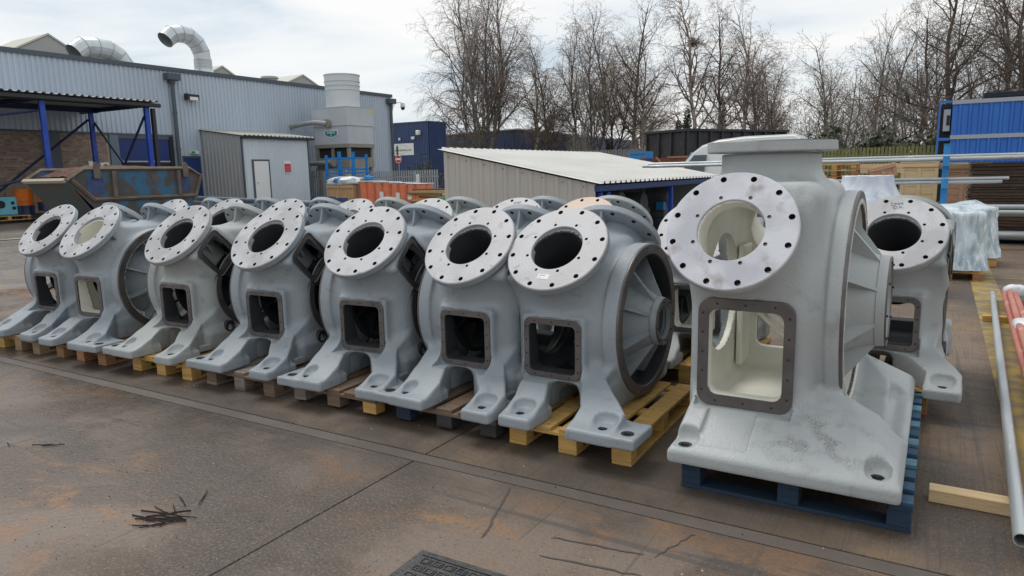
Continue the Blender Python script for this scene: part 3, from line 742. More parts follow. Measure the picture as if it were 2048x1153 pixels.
box('kerb_strip', SX[0], SX[-1], 3.066, 3.164, -.03, -.003, M('concrete_strip', (.115, .092, .078), .6, col2=(.08, .065, .056), vs=2, bump=.2, bs=60, world=True), kind='structure')
# sealed cracks
SEAL = M('crack_sealant', (.062, .056, .053), .6)
def ribbon(name, pts, w, mat, z=.003, lab=None):
    v = []; 
    for i, (x, y) in enumerate(pts):
        a = pts[max(i-1, 0)]; b = pts[min(i+1, len(pts)-1)]; d = Vector((b[0]-a[0], b[1]-a[1])).normalized(); ww = w*(1+random.uniform(-.3, .3))*(0.4 if i in (0, len(pts)-1) else 1)
        v += [(x-d.y*ww, y+d.x*ww, z), (x+d.y*ww, y-d.x*ww, z)]
    m = MB().add(v, [(2*i, 2*i+1, 2*i+3, 2*i+2) for i in range(len(pts)-1)])
    return obj(name, m.mesh(name, mat), kind='structure')
def wob(a, b, n=14, k=.015): return [(a[0]+(b[0]-a[0])*i/n+random.gauss(0, k), a[1]+(b[1]-a[1])*i/n+random.gauss(0, k)) for i in range(n+1)]
ribbon('crack', wob((-1.85, 3.02), (-1.69, 2.5), 12, .003), .006, SEAL)
ribbon('crack', wob((-1.42, 2.66), (-1.0, 2.72), 12, .003), .005, SEAL)
ribbon('crack', wob((-1.40, 2.50), (-.95, 2.56), 12, .003), .005, SEAL)
ribbon('crack', wob((-.95, 2.72), (-.86, 3.0), 12, .005), .003, SEAL)
YEL = M('yellow_line', (.36, .25, .055), .65, col2=(.20, .15, .09), vs=5, lo=.42, hi=.58, world=True, bump=.2); WHL = M('white_line', (.6, .6, .6), .6, col2=(.3, .3, .3), vs=5, lo=.45, hi=.7, world=True)
def stripe(name, p, q, w, mat):
    p, q = Vector(p), Vector(q); d = (q-p).normalized()*1.; n_ = Vector((-d.y, d.x))*w/2
    N_ = max(1, int((q-p).length/1.5)); v = []
    for i in range(N_+1):
        c = p+(q-p)*i/N_; v += [(c.x+n_.x, c.y+n_.y, g(c.x, c.y)+.004), (c.x-n_.x, c.y-n_.y, g(c.x, c.y)+.004)]
    obj(name, MB().add(v, [(2*i, 2*i+1, 2*i+3, 2*i+2) for i in range(N_)]).mesh(name, mat), kind='structure')
stripe('yellow_line', (.60, 1.0), (.60, 14.2), .30, YEL); stripe('yellow_line', (.75, 12.2), (6, 12.2), .12, YEL)
stripe('white_line', (-19.9, 8.1), (-18.3, 14.5), .12, WHL)
# ------------------------------------------------------------------ small things on the ground in front
BARK = M('bark_scrap', (.045, .035, .03), .8, col2=(.02, .016, .015), vs=30, stretch=(1, 8, 8))
def shard(L_, w_, seed):
    r_ = random.Random(seed); n = 6; v = []
    for i in range(n+1):
        x = L_*(i/n-.5); ww = w_*(.4+.6*math.sin(PI*(i+.4)/(n+.8)))*r_.uniform(.7, 1.2); y = r_.gauss(0, w_*.4); z = .004+r_.uniform(0, .008)
        v += [(x, y-ww, z), (x, y+ww, z+.004), (x, y, z+.012)]
    f = []
    for i in range(n):
        a = 3*i; f += [(a, a+3, a+5, a+2), (a+2, a+5, a+4, a+1), (a+1, a+4, a+3, a)]
    f += [(0, 2, 1), (3*n, 3*n+1, 3*n+2)]
    return MB().add(v, f).mesh('bark_strip', BARK)
SH = [shard(.22, .006, k) for k in range(4)]
spots = [(-3.22, 1.86, .15, 1.2), (-3.18, 1.94, .8, 1.1), (-3.13, 1.90, .35, 1.1), (-3.25, 1.95, -.1, .8), (-3.24, 1.92, .25, 1.1), (-3.19, 1.98, -.5, .9), (-3.16, 1.90, .7, .9), (-3.14, 1.85, 1.0, .8), (-3.20, 1.87, .45, 1.), (-3.12, 1.93, .2, .8), (-3.10, 1.88, .9, .7), (-3.17, 1.82, .5, .8), (-3.26, 2.07, -.4, .8), (-3.08, 1.97, .3, .6),
         (-4.76, 2.13, .5, .8), (-4.70, 2.16, .7, .7), (-4.98, 2.03, -.3, .6), (-3.19, 2.14, -.9, .9)]
hl = ['twisted dark bark strip lying on the wet concrete in the lower left heap', 'dark bark strip lying alone at the far left of the concrete']
for i, (x, y, a, s) in enumerate(spots):
    o = obj('bark_strip', SH[i % 4], None, (x, y, .001), (0, 0, a), (s*.85, s*.6, s*.7))
    tag(o, hl[0] if i < 14 or i == 17 else hl[1], 'bark strip', 'bark strips in the lower left heap' if i < 14 or i == 17 else 'bark strips at the far left')
GRIT = MB()
for k in range(900):
    x, y = random.uniform(-6, .8), random.uniform(1.2, 3.6)
    if random.random() < .5: x, y = random.gauss(-4.5, 1.3), random.gauss(1.9, .6)
    s = random.uniform(.0015, .006); a = random.uniform(0, 3); z = .0
    GRIT.add([(x+s*math.cos(a), y+s*math.sin(a), z), (x+s*math.cos(a+2), y+s*math.sin(a+2)*.6, z), (x+s*math.cos(a+4), y+s*math.sin(a+4), z), (x, y, z+s*.8)], [(0, 1, 3), (1, 2, 3), (2, 0, 3)], 0 if random.random() < .8 else 1)
o = obj('grit', GRIT.mesh('grit', [M('grit_dark', (.04, .035, .03), .8), M('grit_light', (.55, .52, .48), .7)]), kind='stuff'); tag(o, 'loose dark and pale grit scattered over the wet concrete', 'grit')
# manhole cover with raised tread
IRON = M('cast_iron', (.055, .057, .06), .38, metal=.5, col2=(.085, .082, .08), vs=14, bump=.25, bs=70, rvar=.2)
t = thing('manhole_cover', 'dark square cast iron cover with raised looped tread at the bottom edge', 'manhole cover', (-1.545, 1.975, 0), R(1))
box('frame', -.315, .315, -.315, .315, -.02, .0075, IRON, t, .003); box('cover_plate', -.285, .285, -.285, .285, .0, .0095, IRON, t, .002)
tr = MB()
for i in range(9):
    for j in range(9):
        cx, cy = -.24+i*.06, -.24+j*.06; s = .019
        for (a0, a1, b0, b1) in ((-s, s, s-.005, s), (-s, s, -s, -s+.005), (-s, -s+.005, -s+.005, s-.005), (s-.005, s, -s+.005, s-.005)):
            tr.box(cx+a0, cx+a1, cy+b0, cy+b1, .0094, .0135)
        if (i+j) % 2: tr.box(cx-.004, cx+.004, cy-.004, cy+.004, .0094, .013)
        tr.box(cx+.024, cx+.029, cy-s, cy+s, .0094, .0135)
tr.box(-.283, .283, .272, .279, .0094, .014); tr.box(.272, .279, -.283, .270, .0094, .014)
obj('raised_tread', tr.mesh('tread', IRON), t, kind='stuff')
RUT = M('joint_dirt', (.02, .02, .02), .9)
# timber, tubes on the right
GALV = M('galvanised', (.50, .53, .54), .38, metal=.55, col2=(.38, .40, .41), vs=9, stretch=(1, 1, .15), col3=(.62, .64, .65), vs3=20, rvar=.15)
t = tag(box('timber_bearer', .05, 1.35, 3.86, 3.95, .001, .066, W_NEW, None, .003), 'pale sawn timber bearer lying across the bottom right corner', 'timber'); t.rotation_euler[2] = R(0)
t = tag(box('timber_bearer', .47, 2.0, 8.75, 8.84, .005, .066, W_YEL, None, .003), 'yellowish timber bearer further back under the far end of the red tubes', 'timber')
tube_m = MB().lathe([(.0, 0), (.030, 0), (.030, 6.5), (.026, 6.5), (.026, .03), (0, .03)][1:5]+[(.026, 0)], 20, closed=True).mesh('tube', GALV, ang=40)
def long_tube(p, q, r, mat, lab, name='metal_tube', grp=None, wall=.004, cat='tube'):
    p, q = Vector(p), Vector(q); L_ = (q-p).length
    me = MB().lathe([(r, 0), (r, L_), (r-wall, L_), (r-wall, 0)], 20, closed=True).mesh('tube', mat, ang=40)
    o = obj(name, me, None, p); o.rotation_euler = (q-p).to_track_quat('Z', 'Y').to_euler(); return tag(o, lab, cat, grp)
long_tube((.385, 3.42, .097), (.625, 10.2, .085), .030, GALV, 'single galvanised tube running up the right side over the timber bearer')
REDT = M('red_tube', (.40, .11, .075), .5, col2=(.48, .18, .13), vs=6, stretch=(1, 1, .3), col3=(.55, .34, .29), vs3=15)
for k, (dx, dz) in enumerate(((0, 0), (.062, .0), (.124, 0), (.031, .052), (.093, .052))):
    long_tube((.575+dx, 4.0, .105+dz), (.745+dx*.8, 10.3-.12*k, .100+dz), .029, REDT, ('leftmost lower red tube of the white-wrapped bundle', 'middle lower red tube of the white-wrapped bundle', 'rightmost lower red tube of the white-wrapped bundle', 'upper left red tube resting in the white-wrapped bundle', 'upper right red tube resting in the white-wrapped bundle')[k], 'red_tube', 'red tubes in the wrapped bundle')
WRAP = M('white_wrap', (.74, .76, .78), .35, col2=(.60, .62, .66), vs=12, bump=.5, bs=30)
def blob(name, cx, cy, cz, sx, sy, sz, mat, seed=0, amp=.12, n=14, parent=None, sq=3.):
    r_ = random.Random(seed); b = bmesh.new(); bmesh.ops.create_icosphere(b, subdivisions=3, radius=1.)
    for v in b.verts:
        p = v.co.copy(); k = (abs(p.x)**sq+abs(p.y)**sq+abs(p.z)**sq)**(-1/sq); f = 1+amp*noise.noise(p*2.1+Vector((seed*7.1, 0, 0)))+amp*.6*noise.noise(p*5+Vector((0, seed*3.3, 0)))
        v.co = Vector((p.x*k*sx*f, p.y*k*sy*f, p.z*k*sz*f))
    me = bpy.data.meshes.new(name); b.to_mesh(me); b.free(); me.materials.append(mat); me.polygons.foreach_set('use_smooth', [True]*len(me.polygons))
    return obj(name, me, parent, (cx, cy, cz))
for (yy, L_, lb) in ((10.22, .16, 'crumpled white wrap capping the far end of the red tubes'), (8.0, .38, 'broad white plastic wrap binding the red tubes'), (5.3, .14, 'narrow white plastic wrap binding the near part of the red tubes')):
    xx = .79-(10.3-yy)*.027
    tag(blob('plastic_wrap', xx+.055, yy, .128, .115, L_/2, .072, WRAP, int(yy*10), .10), lb, 'wrap')
# ------------------------------------------------------------------ wrapped castings on pallets, cone, pipe rack
FILM = M('plastic_film', (.60, .68, .72), .14, col2=(.30, .40, .47), vs=2.2, lo=.46, hi=.62, col3=(.80, .84, .86), vs3=9, lo3=.50, hi3=.72, stretch=(2.2, 2.2, .5), bump=1., bs=11, rvar=.2)
FILMW = M('plastic_film_white', (.66, .70, .77), .3, col2=(.50, .56, .66), vs=3, lo=.42, hi=.6, stretch=(2, 2, .5), bump=.9, bs=9)
def draped(lab, x, y, w_, d_, h_, seed, mat=FILM, rz=0, z=.146, humps=(), pal=True, palab=''):
    """plastic film pulled over a casting: height field box with folds, hem resting on the pallet"""
    if pal: pallet(palab, x, y-d_/2, min(w_, .85), d_, (W_YEL, W_OR), rz=rz)
    n = 26; vs = []; 
    rings = 16; seg = 84
    for k in range(rings+1):
        tt = k/rings; zz = h_*(1-(1-tt)**1.0)
        for s in range(seg):
            a = 2*PI*s/seg; c, s_ = math.cos(a), math.sin(a); sq = 4.5
            kk = (abs(c)**sq+abs(s_)**sq)**(-1/sq)
            f = 1+.10*(1-tt)**3-.10*tt**2-.10*math.sin(PI*tt)*.5
            fold = .055*noise.noise(Vector((c*3.5+seed, s_*3.5, tt*1.8)))+.045*noise.noise(Vector((c*9+seed, s_*9, tt*3.0)))+.03*noise.noise(Vector((c*17+seed, s_*17, tt*6.0)))
            vs.append((c*kk*w_/2*f+c*fold, s_*kk*d_/2*f+s_*fold, zz*.97))
    fs = [(k*seg+s, k*seg+(s+1) % seg, (k+1)*seg+(s+1) % seg, (k+1)*seg+s) for k in range(rings) for s in range(seg)]
    base = rings*seg; last = base
    prev = [base+s for s in range(seg)]
    for q in range(1, 7):                       # crumpled top
        f = 1-q/6.5; cur = []
        for s in range(seg):
            bx_, by_, _ = vs[base+s]; X_, Y_ = bx_*f, by_*f
            hz = h_*.97+.03*(1-f*f)+.06*noise.noise(Vector((X_*4+seed, Y_*4, 1)))*(1-f**4)
            for (hx, hy, hr, hh) in humps: hz += hh*math.exp(-((X_-hx)**2+(Y_-hy)**2)/hr**2)*(1-f**6)
            cur.append(len(vs)); vs.append((X_, Y_, hz))
        fs += [(prev[s], prev[(s+1) % seg], cur[(s+1) % seg], cur[s]) for s in range(seg)]; prev = cur
    cidx = len(vs); vs.append((0, 0, sum(vs[p][2] for p in prev)/seg)); fs += [(prev[s], prev[(s+1) % seg], cidx) for s in range(seg)]
    o = obj('wrapped_casting', MB().add(vs, fs).mesh('film', mat, ang=120), None, (x, y, z), (0, 0, rz)); return tag(o, lab, 'wrapped casting', 'castings wrapped in clear plastic')
draped('bluish plastic wrapped casting on a pallet, nearest of the wrapped ones', .17, 12.25, .88, .95, .82, 3, humps=((-.1, 0, .25, .1),), palab='pallet under the nearest plastic wrapped casting')
draped('wrapped casting behind the nearest one, with a small white tag on top', .42, 13.9, .85, .95, .80, 5, humps=((0, .1, .2, .08),), palab='pallet under the second plastic wrapped casting')
draped('plastic wrapped casting furthest left, mostly behind the pale casting', -.75, 13.6, .9, .9, .78, 8, palab='pallet under the third plastic wrapped casting')
tag(box('paper_tag', .32, .40, 13.75, 13.80, .98, .985, PAPER), 'small red and white paper tag lying on the wrapped casting', 'tag')
cone = MB().lathe([(.0, 1.49), (.26, 1.505), (.295, 1.50), (.30, 1.47), (.31, 1.40), (.36, 1.30), (.42, 1.20), (.52, 1.06), (.62, .95), (.68, .7), (.70, .4), (.72, .15)], 60)
cone.v = [(x*(1+.05*noise.noise(Vector((x*5, y*5, z*1.2)))+.035*abs(math.sin(4*math.atan2(y, x)+z))), y*(1+.05*noise.noise(Vector((y*6, x*5, z*1.2)))), z+.012*noise.noise(Vector((x*8, y*8, 0)))) for x, y, z in cone.v]
tag(obj('wrapped_cone', cone.mesh('cone', FILMW, ang=60), None, (-.83, 10.55, 0)), 'white plastic wrapped cone shape behind the tall casting', 'wrapped casting')
BLUE = M('rack_blue', (.02, .20, .50), .45, col2=(.03, .26, .58), vs=5)
BLUEP = M('post_blue', (.012, .05, .34), .45, col2=(.02, .07, .42), vs=3)
for k, xx in enumerate((.06, -3.4)):
    t = thing('rack_post', ['bright blue upright post of the pipe rack at the right', 'bright blue upright post of the pipe rack hidden behind the tall casting'][k], 'rack post', (xx, 14.3, 0))
    box('upright', -.05, .05, -.04, .04, 0, 1.95, BLUE, t, .006); box('cap', -.055, .055, -.045, .045, 1.951, 1.965, BLUE, t)
    for zz in (1.25, 1.62): box('arm', -.045, .045, -.30, -.041, zz-.03, zz+.03, BLUE, t, .004); box('arm_stop', -.05, .05, -.325, -.301, zz-.03, zz+.14, BLUE, t, .004)
    box('foot', -.06, .06, -.5, .5, 0, .08, BLUE, t, .004)
for k, (x0, x1, yy, zz) in enumerate(((-5.3, 1.62, 14.16, 1.70), (-5.1, 1.15, 14.08, 1.695), (-5.2, 3.6, 14.22, 1.745), (-2.0, .86, 14.10, 1.31), (-1.9, .80, 14.18, 1.312), (-2.0, .95, 14.14, 1.363))):
    long_tube((x0, yy, zz), (x1, yy+.0, zz+.02), .028, GALV, ('front galvanised tube on the upper rack arms, ending at a dark cap', 'lower galvanised tube of the upper rack arms, ending earliest', 'rearmost galvanised tube on the upper rack arms, running out of frame', 'thin front galvanised tube on the lower rack arms', 'rear galvanised tube on the lower rack arms', 'top galvanised tube resting on the two lower rack tubes')[k], 'galvanised_tube', 'tubes on the upper rack arms' if k < 3 else 'tubes on the lower rack arms')
for k, (zz, yy, x1) in enumerate(((.80, 16.4, 3.5), (.70, 16.3, 3.5), (.66, 16.45, 3.5), (.28, 16.3, 3.6))):
    long_tube((.2 if k < 3 else .9, yy, zz), (x1, yy, zz), .045 if k < 3 else .075, GALV, ['galvanised tube lying along the front of the dark stack at its middle height', 'thick galvanised tube at the foot of the dark stack'][k == 3], 'galvanised_tube', 'tubes before the dark stack' if k < 3 else None)
# dark rusty stack
RUST = M('rust_dark', (.075, .045, .03), .85, col2=(.04, .028, .022), vs=2.5, stretch=(1, 1, 6), col3=(.16, .08, .04), vs3=6, bump=.4, bs=20)
t = thing('plate_stack', 'tall dark brown stack of rusty sheet panels at the right edge', 'stack of panels', (.52, 17.3, 0))
z_ = .12; k = 0
while z_ < 1.58:
    hh = random.choice((.05, .06, .075)); dx = random.uniform(-.03, .03); box('panel', dx, 3.0+dx, 0+random.uniform(0, .05), 1.6, z_, z_+hh-.008, RUST, t, .004); z_ += hh; k += 1
for xx in (.2, 1.3, 2.4): box('bearer', xx, xx+.1, .05, 1.5, .001, .119, W_DK, t)
box('panel', -.02, 2.9, -.02, 1.5, z_+.0, z_+.02, RUST, t)
# crates and pallets behind
def crate(lab, x0, x1, y0, y1, z0, z1, mat, nb=3, lid=True, rz=0, batt=True, cat='wooden crate', grp='wooden crates behind the pipe rack'):
    t = thing('wooden_crate', lab, cat, ((x0+x1)/2, (y0+y1)/2, z0), rz, grp); w_, d_, h_ = (x1-x0)/2, (y1-y0)/2, z1-z0
    box('core', -w_+.02, w_-.02, -d_+.02, d_-.02, .03, h_-.02, mat, t)
    nbz = max(2, int(h_/.16))
    for i in range(nbz): a = i*h_/nbz; box('plank', -w_+.002, w_-.002, -d_, -d_+.019, a+.004, a+h_/nbz-.004, mat, t, .002)
    for i in range(nbz): a = i*h_/nbz; box('plank', w_-.019, w_, -d_+.02, d_, a+.004, a+h_/nbz-.004, mat, t, .002)
    if batt:
        for xx in (-w_+.001, -.04, w_-.081): box('batten', xx, xx+.08, -d_-.022, -d_-.001, .0, h_-.0, mat, t, .002)
        box('rail', -w_, w_, -d_-.045, -d_-.0225, h_-.10, h_-.01, mat, t, .002); box('rail', -w_, w_, -d_-.045, -d_-.0225, .02, .11, mat, t, .002)
    if lid: box('lid', -w_-.02, w_+.02, -d_-.05, d_+.02, h_+.001, h_+.025, mat, t, .002)
    return t
PLY = wood('plywood', (.74, .57, .34), (.64, .48, .28)); PLY2 = wood('plywood_pink', (.60, .38, .26), (.50, .30, .20))
crate('large pale plywood crate with framed lid left of the blue rack post', -.85, -.06, 20, 20.8, .72, 1.66, PLY)
crate('plywood crate with white plastic on top right of the blue rack post', .05, .82, 20.2, 21, .55, 1.52, PLY2)
t = crate('tilted open pinkish crate left of the large plywood crate', -1.55, -.95, 20.1, 20.7, 1.28, 1.62, PLY2, lid=False); t.rotation_euler = (0, R(-14), R(10))
crate('low dark brown crate below the tilted crate', -1.9, -.92, 20.2, 21, .30, 1.24, RUST, lid=False)
crate('flat stack of pale boards behind the pallet stack', -2.1, -.9, 22.0, 22.6, 1.4, 1.66, PLY, lid=False, batt=False)
tag(blob('plastic_sheet', .45, 20.55, 1.57, .42, .35, .05, WRAP, 4, .25), 'crumpled white plastic sheet on top of the right crate', 'plastic sheet')
crate('weathered crate under the large plywood crate', -.9, .0, 20, 20.9, .0, .70, W_YEL, lid=False)
crate('yellow plank box below the right crate', .02, .85, 20.2, 20.9, .0, .53, W_NEW, lid=False)
for k in range(6): pallet(('bottom', 'second', 'third', 'fourth', 'fifth', 'topmost')[k]+' pallet of the tall stack left of the crates', -2.35, 20.0, 1.0, 1.2, (W_NEW, W_OR, W_YEL), z0=.80+k*.148, group='pallets stacked left of the crates', bot=True)
crate('dark box carrying the stack of pallets left of the crates', -2.9, -1.95, 20.05, 21.1, .0, .79, RUST, lid=False)
# picket fence
PICK = M('picket_mossy', (.28, .27, .11), .8, col2=(.19, .20, .065), vs=2.2, stretch=(1, 1, .3), col3=(.05, .05, .03), vs3=9, lo3=.55, hi3=.75, bump=.3)
PICKG = M('picket_grey', (.26, .25, .22), .8, col2=(.18, .175, .16), vs=3, stretch=(1, 1, .3))
def picket_fence(lab, x0, x1, y, z0, z1, mat, pitch=.155, slope=0.):
    t = thing('picket_fence', lab, 'fence', (x0, y, z0)); n = int((x1-x0)/pitch)
    for i in range(n):
        hh = z1-z0+random.uniform(-.02, .02); o = obj('picket', boxm(.115, .02, z1-z0, mat), t, (i*pitch+.06, 0, (z1-z0)/2+random.uniform(-.02, .02)+slope*i*pitch), (0, R(random.uniform(-.5, .5)), 0))
    for zz in (.35, z1-z0-.35): box('rail', 0, x1-x0, .012, .06, zz-.04, zz+.04, mat, t)
    for i in range(int((x1-x0)/2.4)+1): box('post', i*2.4, i*2.4+.1, .061, .16, -.2, z1-z0-.05, mat, t)
crate('open slatted brown crate under the lower rack tubes', -.95, -.1, 19.0, 19.7, .0, .62, W_BRN, lid=False, grp=None)
for k in range(3): pallet('worn pallet in the short pile before the big plywood crate, '+('bottom', 'middle', 'top')[k]+' one', -.5, 18.6, .9, .8, (W_YEL, W_BRN), z0=.62+k*.148-.0 if 0 else .0+k*.148, group='pallets piled before the plywood crate')
for k in range(5): tag(box('loose_board', -.05, 1.0, 20.05-.05*k, 20.14-.05*k, 1.50+.03*k, 1.528+.03*k, PLY if k % 2 else W_NEW), 'pale loose board on top of the right hand crate', 'board', 'loose boards on the right crate')
picket_fence('mossy green wooden picket fence behind the crates', -9.0, .2, 38, .5, 2.44, PICK)
picket_fence('grey wooden picket fence left of the small blue skip', -18.5, -13.2, 38, .5, 2.76, PICKG)
# blue corrugated container building
CORR = {}
def corr(name, u, h, pitch, depth, mat, parent=None, loc=(0, 0, 0), rz=0, flat=.45, rot=None, scaleo=None):
    """trapezoidal sheet in the xz plane facing -y: u wide, h high"""
    key = (round(u, 3), round(h, 3), pitch, depth, mat.name, flat)
    if key not in CORR:
        x = 0; pr = [(0, 0)]; a = pitch*flat; b = pitch*(1-flat)*.25; c = pitch-a-2*b
        while x < u-1e-4:
            for dx, dy in ((a, 0), (a+b, -depth), (a+b+c, -depth), (pitch, 0)):
                if x+dx <= u+1e-4: pr.append((x+dx, dy))
            x += pitch
        vs = [(p, q, z) for p, q in pr for z in (0, h)]; fs = [(2*i, 2*i+2, 2*i+3, 2*i+1) for i in range(len(pr)-1)]
        CORR[key] = MB().add(vs, fs).mesh('sheet', mat, fix=False)
    o = obj(name, CORR[key], parent, loc, rot or (0, 0, rz)); return o
CB = M('container_blue', (.02, .13, .50), .45, col2=(.03, .17, .56), vs=1.2, stretch=(1, 1, .4)); GREYT = M('trim_grey', (.35, .39, .43), .5)
t = thing('blue_cabin', 'two-storey bright blue corrugated cabin with grey trim bands at the right edge', 'cabin', (.2, 30, 0), 0)
for (z0, z1) in ((.9, 2.46), (2.60, 3.66)): corr('wall_sheet', 5.4, z1-z0, .30, .05, CB, t, (0, 0, z0), flat=.55)
box('wall', 0, 5.4, .03, 5, .0, 3.68, CB, t)
for z0 in (2.461, 3.661): box('trim_band', -.02, 5.4, -.07, .0, z0, z0+.138, GREYT, t)
box('corner_post', -.42, -.36, -.05, .05, 0, 3.80, CB, t); box('frame_top', -.359, -.03, -.04, .05, 3.72, 3.80, CB, t); box('frame_middle', -.359, -.03, -.04, .05, 2.42, 2.52, CB, t)
box('recess', -.359, -.001, .30, .34, .0, 3.71, HOLE, t); box('grey_box', -.26, -.05, .05, .25, 2.75, 3.5, GREYT, t, .01); box('panel_window', -.16, -.06, .03, .048, 2.95, 3.3, HOLE, t)
t = thing('shed_roof', 'dark flat shed roof rising above the blue cabin at the right', 'roof', (1.2, 33, 0)); box('roof_deck', 0, 6, 0, 4, 4.05, 4.22, HOLE, t); box('wall', .2, 6, .2, 4, 0, 4.04, HOLE, t)
# ------------------------------------------------------------------ van, skips, shelter
WHITEV = M('van_white', (.78, .80, .80), .25, col2=(.74, .77, .77), vs=2); GLASSD = M('glass_dark', (.05, .07, .08), .08, spec=.8); GLASSB = M('glass_bluish', (.45, .58, .62), .12, spec=.8); TYRE = M('tyre', (.02, .02, .02), .8)
t = thing('white_van', 'white panel van with rounded roof parked before the black open container', 'van', (-7.85, 25.4, .04), R(0)); t.scale = (1.03, 1, 1.03)
prof = [(-.35, .35), (-.40, .95), (-.28, 1.22), (.42, 2.05), (.75, 2.30), (1.25, 2.46), (2.1, 2.54), (3.6, 2.55), (3.75, 2.50), (3.83, 2.30), (3.85, .35)]
body = MB(); W_ = .98
def inset(z): return 0 if z < 1.3 else (z-1.3)*.13 if z < 2.2 else .117+(z-2.2)**1.4*.6
for s in (-1, 1): body.add([(x, s*(W_-inset(z)), z) for x, z in prof], [tuple(range(len(prof)))])
n = len(prof); body.add([(x, -(W_-inset(z)), z) for x, z in prof]+[(x, (W_-inset(z)), z) for x, z in prof], [(i, (i+1) % n, n+(i+1) % n, n+i) for i in range(n)])
me = body.mesh('body', WHITEV, ang=30); b = bmesh.new(); b.from_mesh(me); bmesh.ops.remove_doubles(b, verts=b.verts, dist=.001); bmesh.ops.bevel(b, geom=[e for e in b.edges if len(e.link_faces) == 2 and e.calc_face_angle() > .8], offset=.07, segments=3, affect='EDGES'); b.to_mesh(me); b.free()
me.polygons.foreach_set('use_smooth', [True]*len(me.polygons)); me.set_sharp_from_angle(angle=R(35)); obj('body', me, t)
sw = MB(); sw.add([(-.262, -.90, 1.28), (-.262, .90, 1.28), (.40, .80, 2.06), (.40, -.80, 2.06)], [(0, 1, 2, 3)]); sw.v = [(x-.02, y, z+.015) for x, y, z in sw.v]; obj('windscreen', sw.mesh('windscreen', GLASSB), t)
sw = MB(); sw.add([(.0, -.985, 1.32), (.85, -.985, 1.32), (.95, -.915, 1.98), (.52, -.915, 1.98)], [(0, 1, 2, 3)]); sw.v = [(x, y-.012, z) for x, y, z in sw.v]; obj('side_window', sw.mesh('side_window', GLASSD), t)
for xx in (.35, 3.05):
    for yy in (-.88, .88):
        wv = obj('wheel', MB().lathe([(.0, -.1), (.20, -.1), (.33, -.1), (.35, -.06), (.35, .06), (.33, .1), (.20, .1), (0, .1)], 24).mesh('wheel', TYRE, ang=40), t, (xx, yy, .351), (PI/2, 0, 0))
BLK = M('container_black', (.022, .022, .026), .6, col2=(.035, .034, .038), vs=2, col3=(.08, .06, .055), vs3=4, lo3=.6, hi3=.75)
t = thing('roll_off_container', 'big black ribbed open-top waste container behind the white van', 'waste container', (-9.96, 32, 0), R(-30))
L_, Wc, zb, zt = 6.6, 2.7, .75, 3.40
box('floor', -Wc, 0, 0, L_, zb, zb+.1, BLK, t)
for (a, b_, c, d) in ((-.05, 0, 0, L_), (-Wc, -Wc+.05, 0, L_), (-Wc+.051, -.051, 0, .05), (-Wc+.051, -.051, L_-.05, L_)): box('side_panel', a, b_, c, d, zb+.101, zt-.12, BLK, t)
for k in range(10): box('rib', .001, .09, k*L_/9.35, k*L_/9.35+.10, zb+.1, zt-.121, BLK, t)
for k in range(4): x = -Wc+k*(Wc-.12)/3; box('rib', x+.01, x+.12, -.09, -.001, zb+.1, zt-.121, BLK, t)
for (a, b_, c, d) in ((-.10, .12, -.12, L_), (-Wc-.1, -Wc+.08, -.12, L_), (-Wc+.081, -.101, -.12, .06), (-Wc+.081, -.101, L_-.06, L_+.05)): box('top_rail', a, b_, c, d, zt-.12, zt, BLK, t, .01)
box('skid', -.5, -.3, .1, L_, .0, zb-.001, BLK, t); box('skid', -Wc+.3, -Wc+.5, .1, L_, .0, zb-.001, BLK, t)
box('side_rail', .002, .10, .95, L_, zt-1.0, zt-.9, BLK, t)
for (x0, x1, y0, y1, zz, lb) in ((-1.6, -.4, 1.0, 2.6, 3.36, 'pale plywood board sticking out over the near part of the black container'), (-1.5, -.3, 3.2, 5.0, 3.31, 'thin pale board lying further along on the black container load')):
    c_, s_ = math.cos(R(-30)), math.sin(R(-30)); o = obj('plywood_board', boxm(x1-x0, y1-y0, .03, PLY), None, (-9.96+((x0+x1)/2)*c_-((y0+y1)/2)*s_, 32+((x0+x1)/2)*s_+((y0+y1)/2)*c_, zz+.06), (R(2), R(3), R(-30))); tag(o, lb, 'board')
SBL = M('skip_blue_small', (.03, .22, .50), .5)
t = thing('small_blue_skip', 'small bright blue skip end beside the left of the black container', 'skip', (-10.9, 27.4, 0)); m = MB().prism([(0, .2), (.75, 0), (.75, 2.35), (0.1, 2.25), (0, 1.9)], 0, .9, ax='y'); obj('body', m.mesh('b', SBL), t, (0, 0, 0)); box('rim', -.02, .77, -.04, -.002, 2.25, 2.33, SBL, t)
RR = M('rust_red', (.22, .055, .025), .8, col2=(.14, .05, .03), vs=3, col3=(.03, .05, .28), vs3=2.2, lo3=.58, hi3=.62)
t = thing('rusty_red_skip', 'small rusty red tipping skip with a diagonal edge in front of the white van', 'skip', (-9.0, 24.6, 0))
m = MB(); v = [(-.1, 0, 2.07), (1.6, 0, 2.05), (2.15, 0, 1.5), (.6, 0, 1.5), (-.1, .9, 2.07), (1.6, .9, 2.05), (2.15, .9, 1.5), (.6, .9, 1.5)]
v0 = [(-.35, 0, 2.03), (.30, 0, 2.03), (1.0, 0, .9), (.2, 0, .9), (-.35, 1.2, 2.03), (.30, 1.2, 2.03), (1.0, 1.2, .9), (.2, 1.2, .9)]
obj('side_plate', MB().prism([(-.35, 2.03), (.28, 2.03), (1.25, .9), (.1, .9)], 0, .04, ax='y').mesh('sp', RR), t); obj('side_plate', MB().prism([(-.35, 2.03), (1.35, 2.06), (2.0, 1.5), (1.9, .9), (.1, .9)], 1.2, 1.24, ax='y').mesh('sp', RR), t)
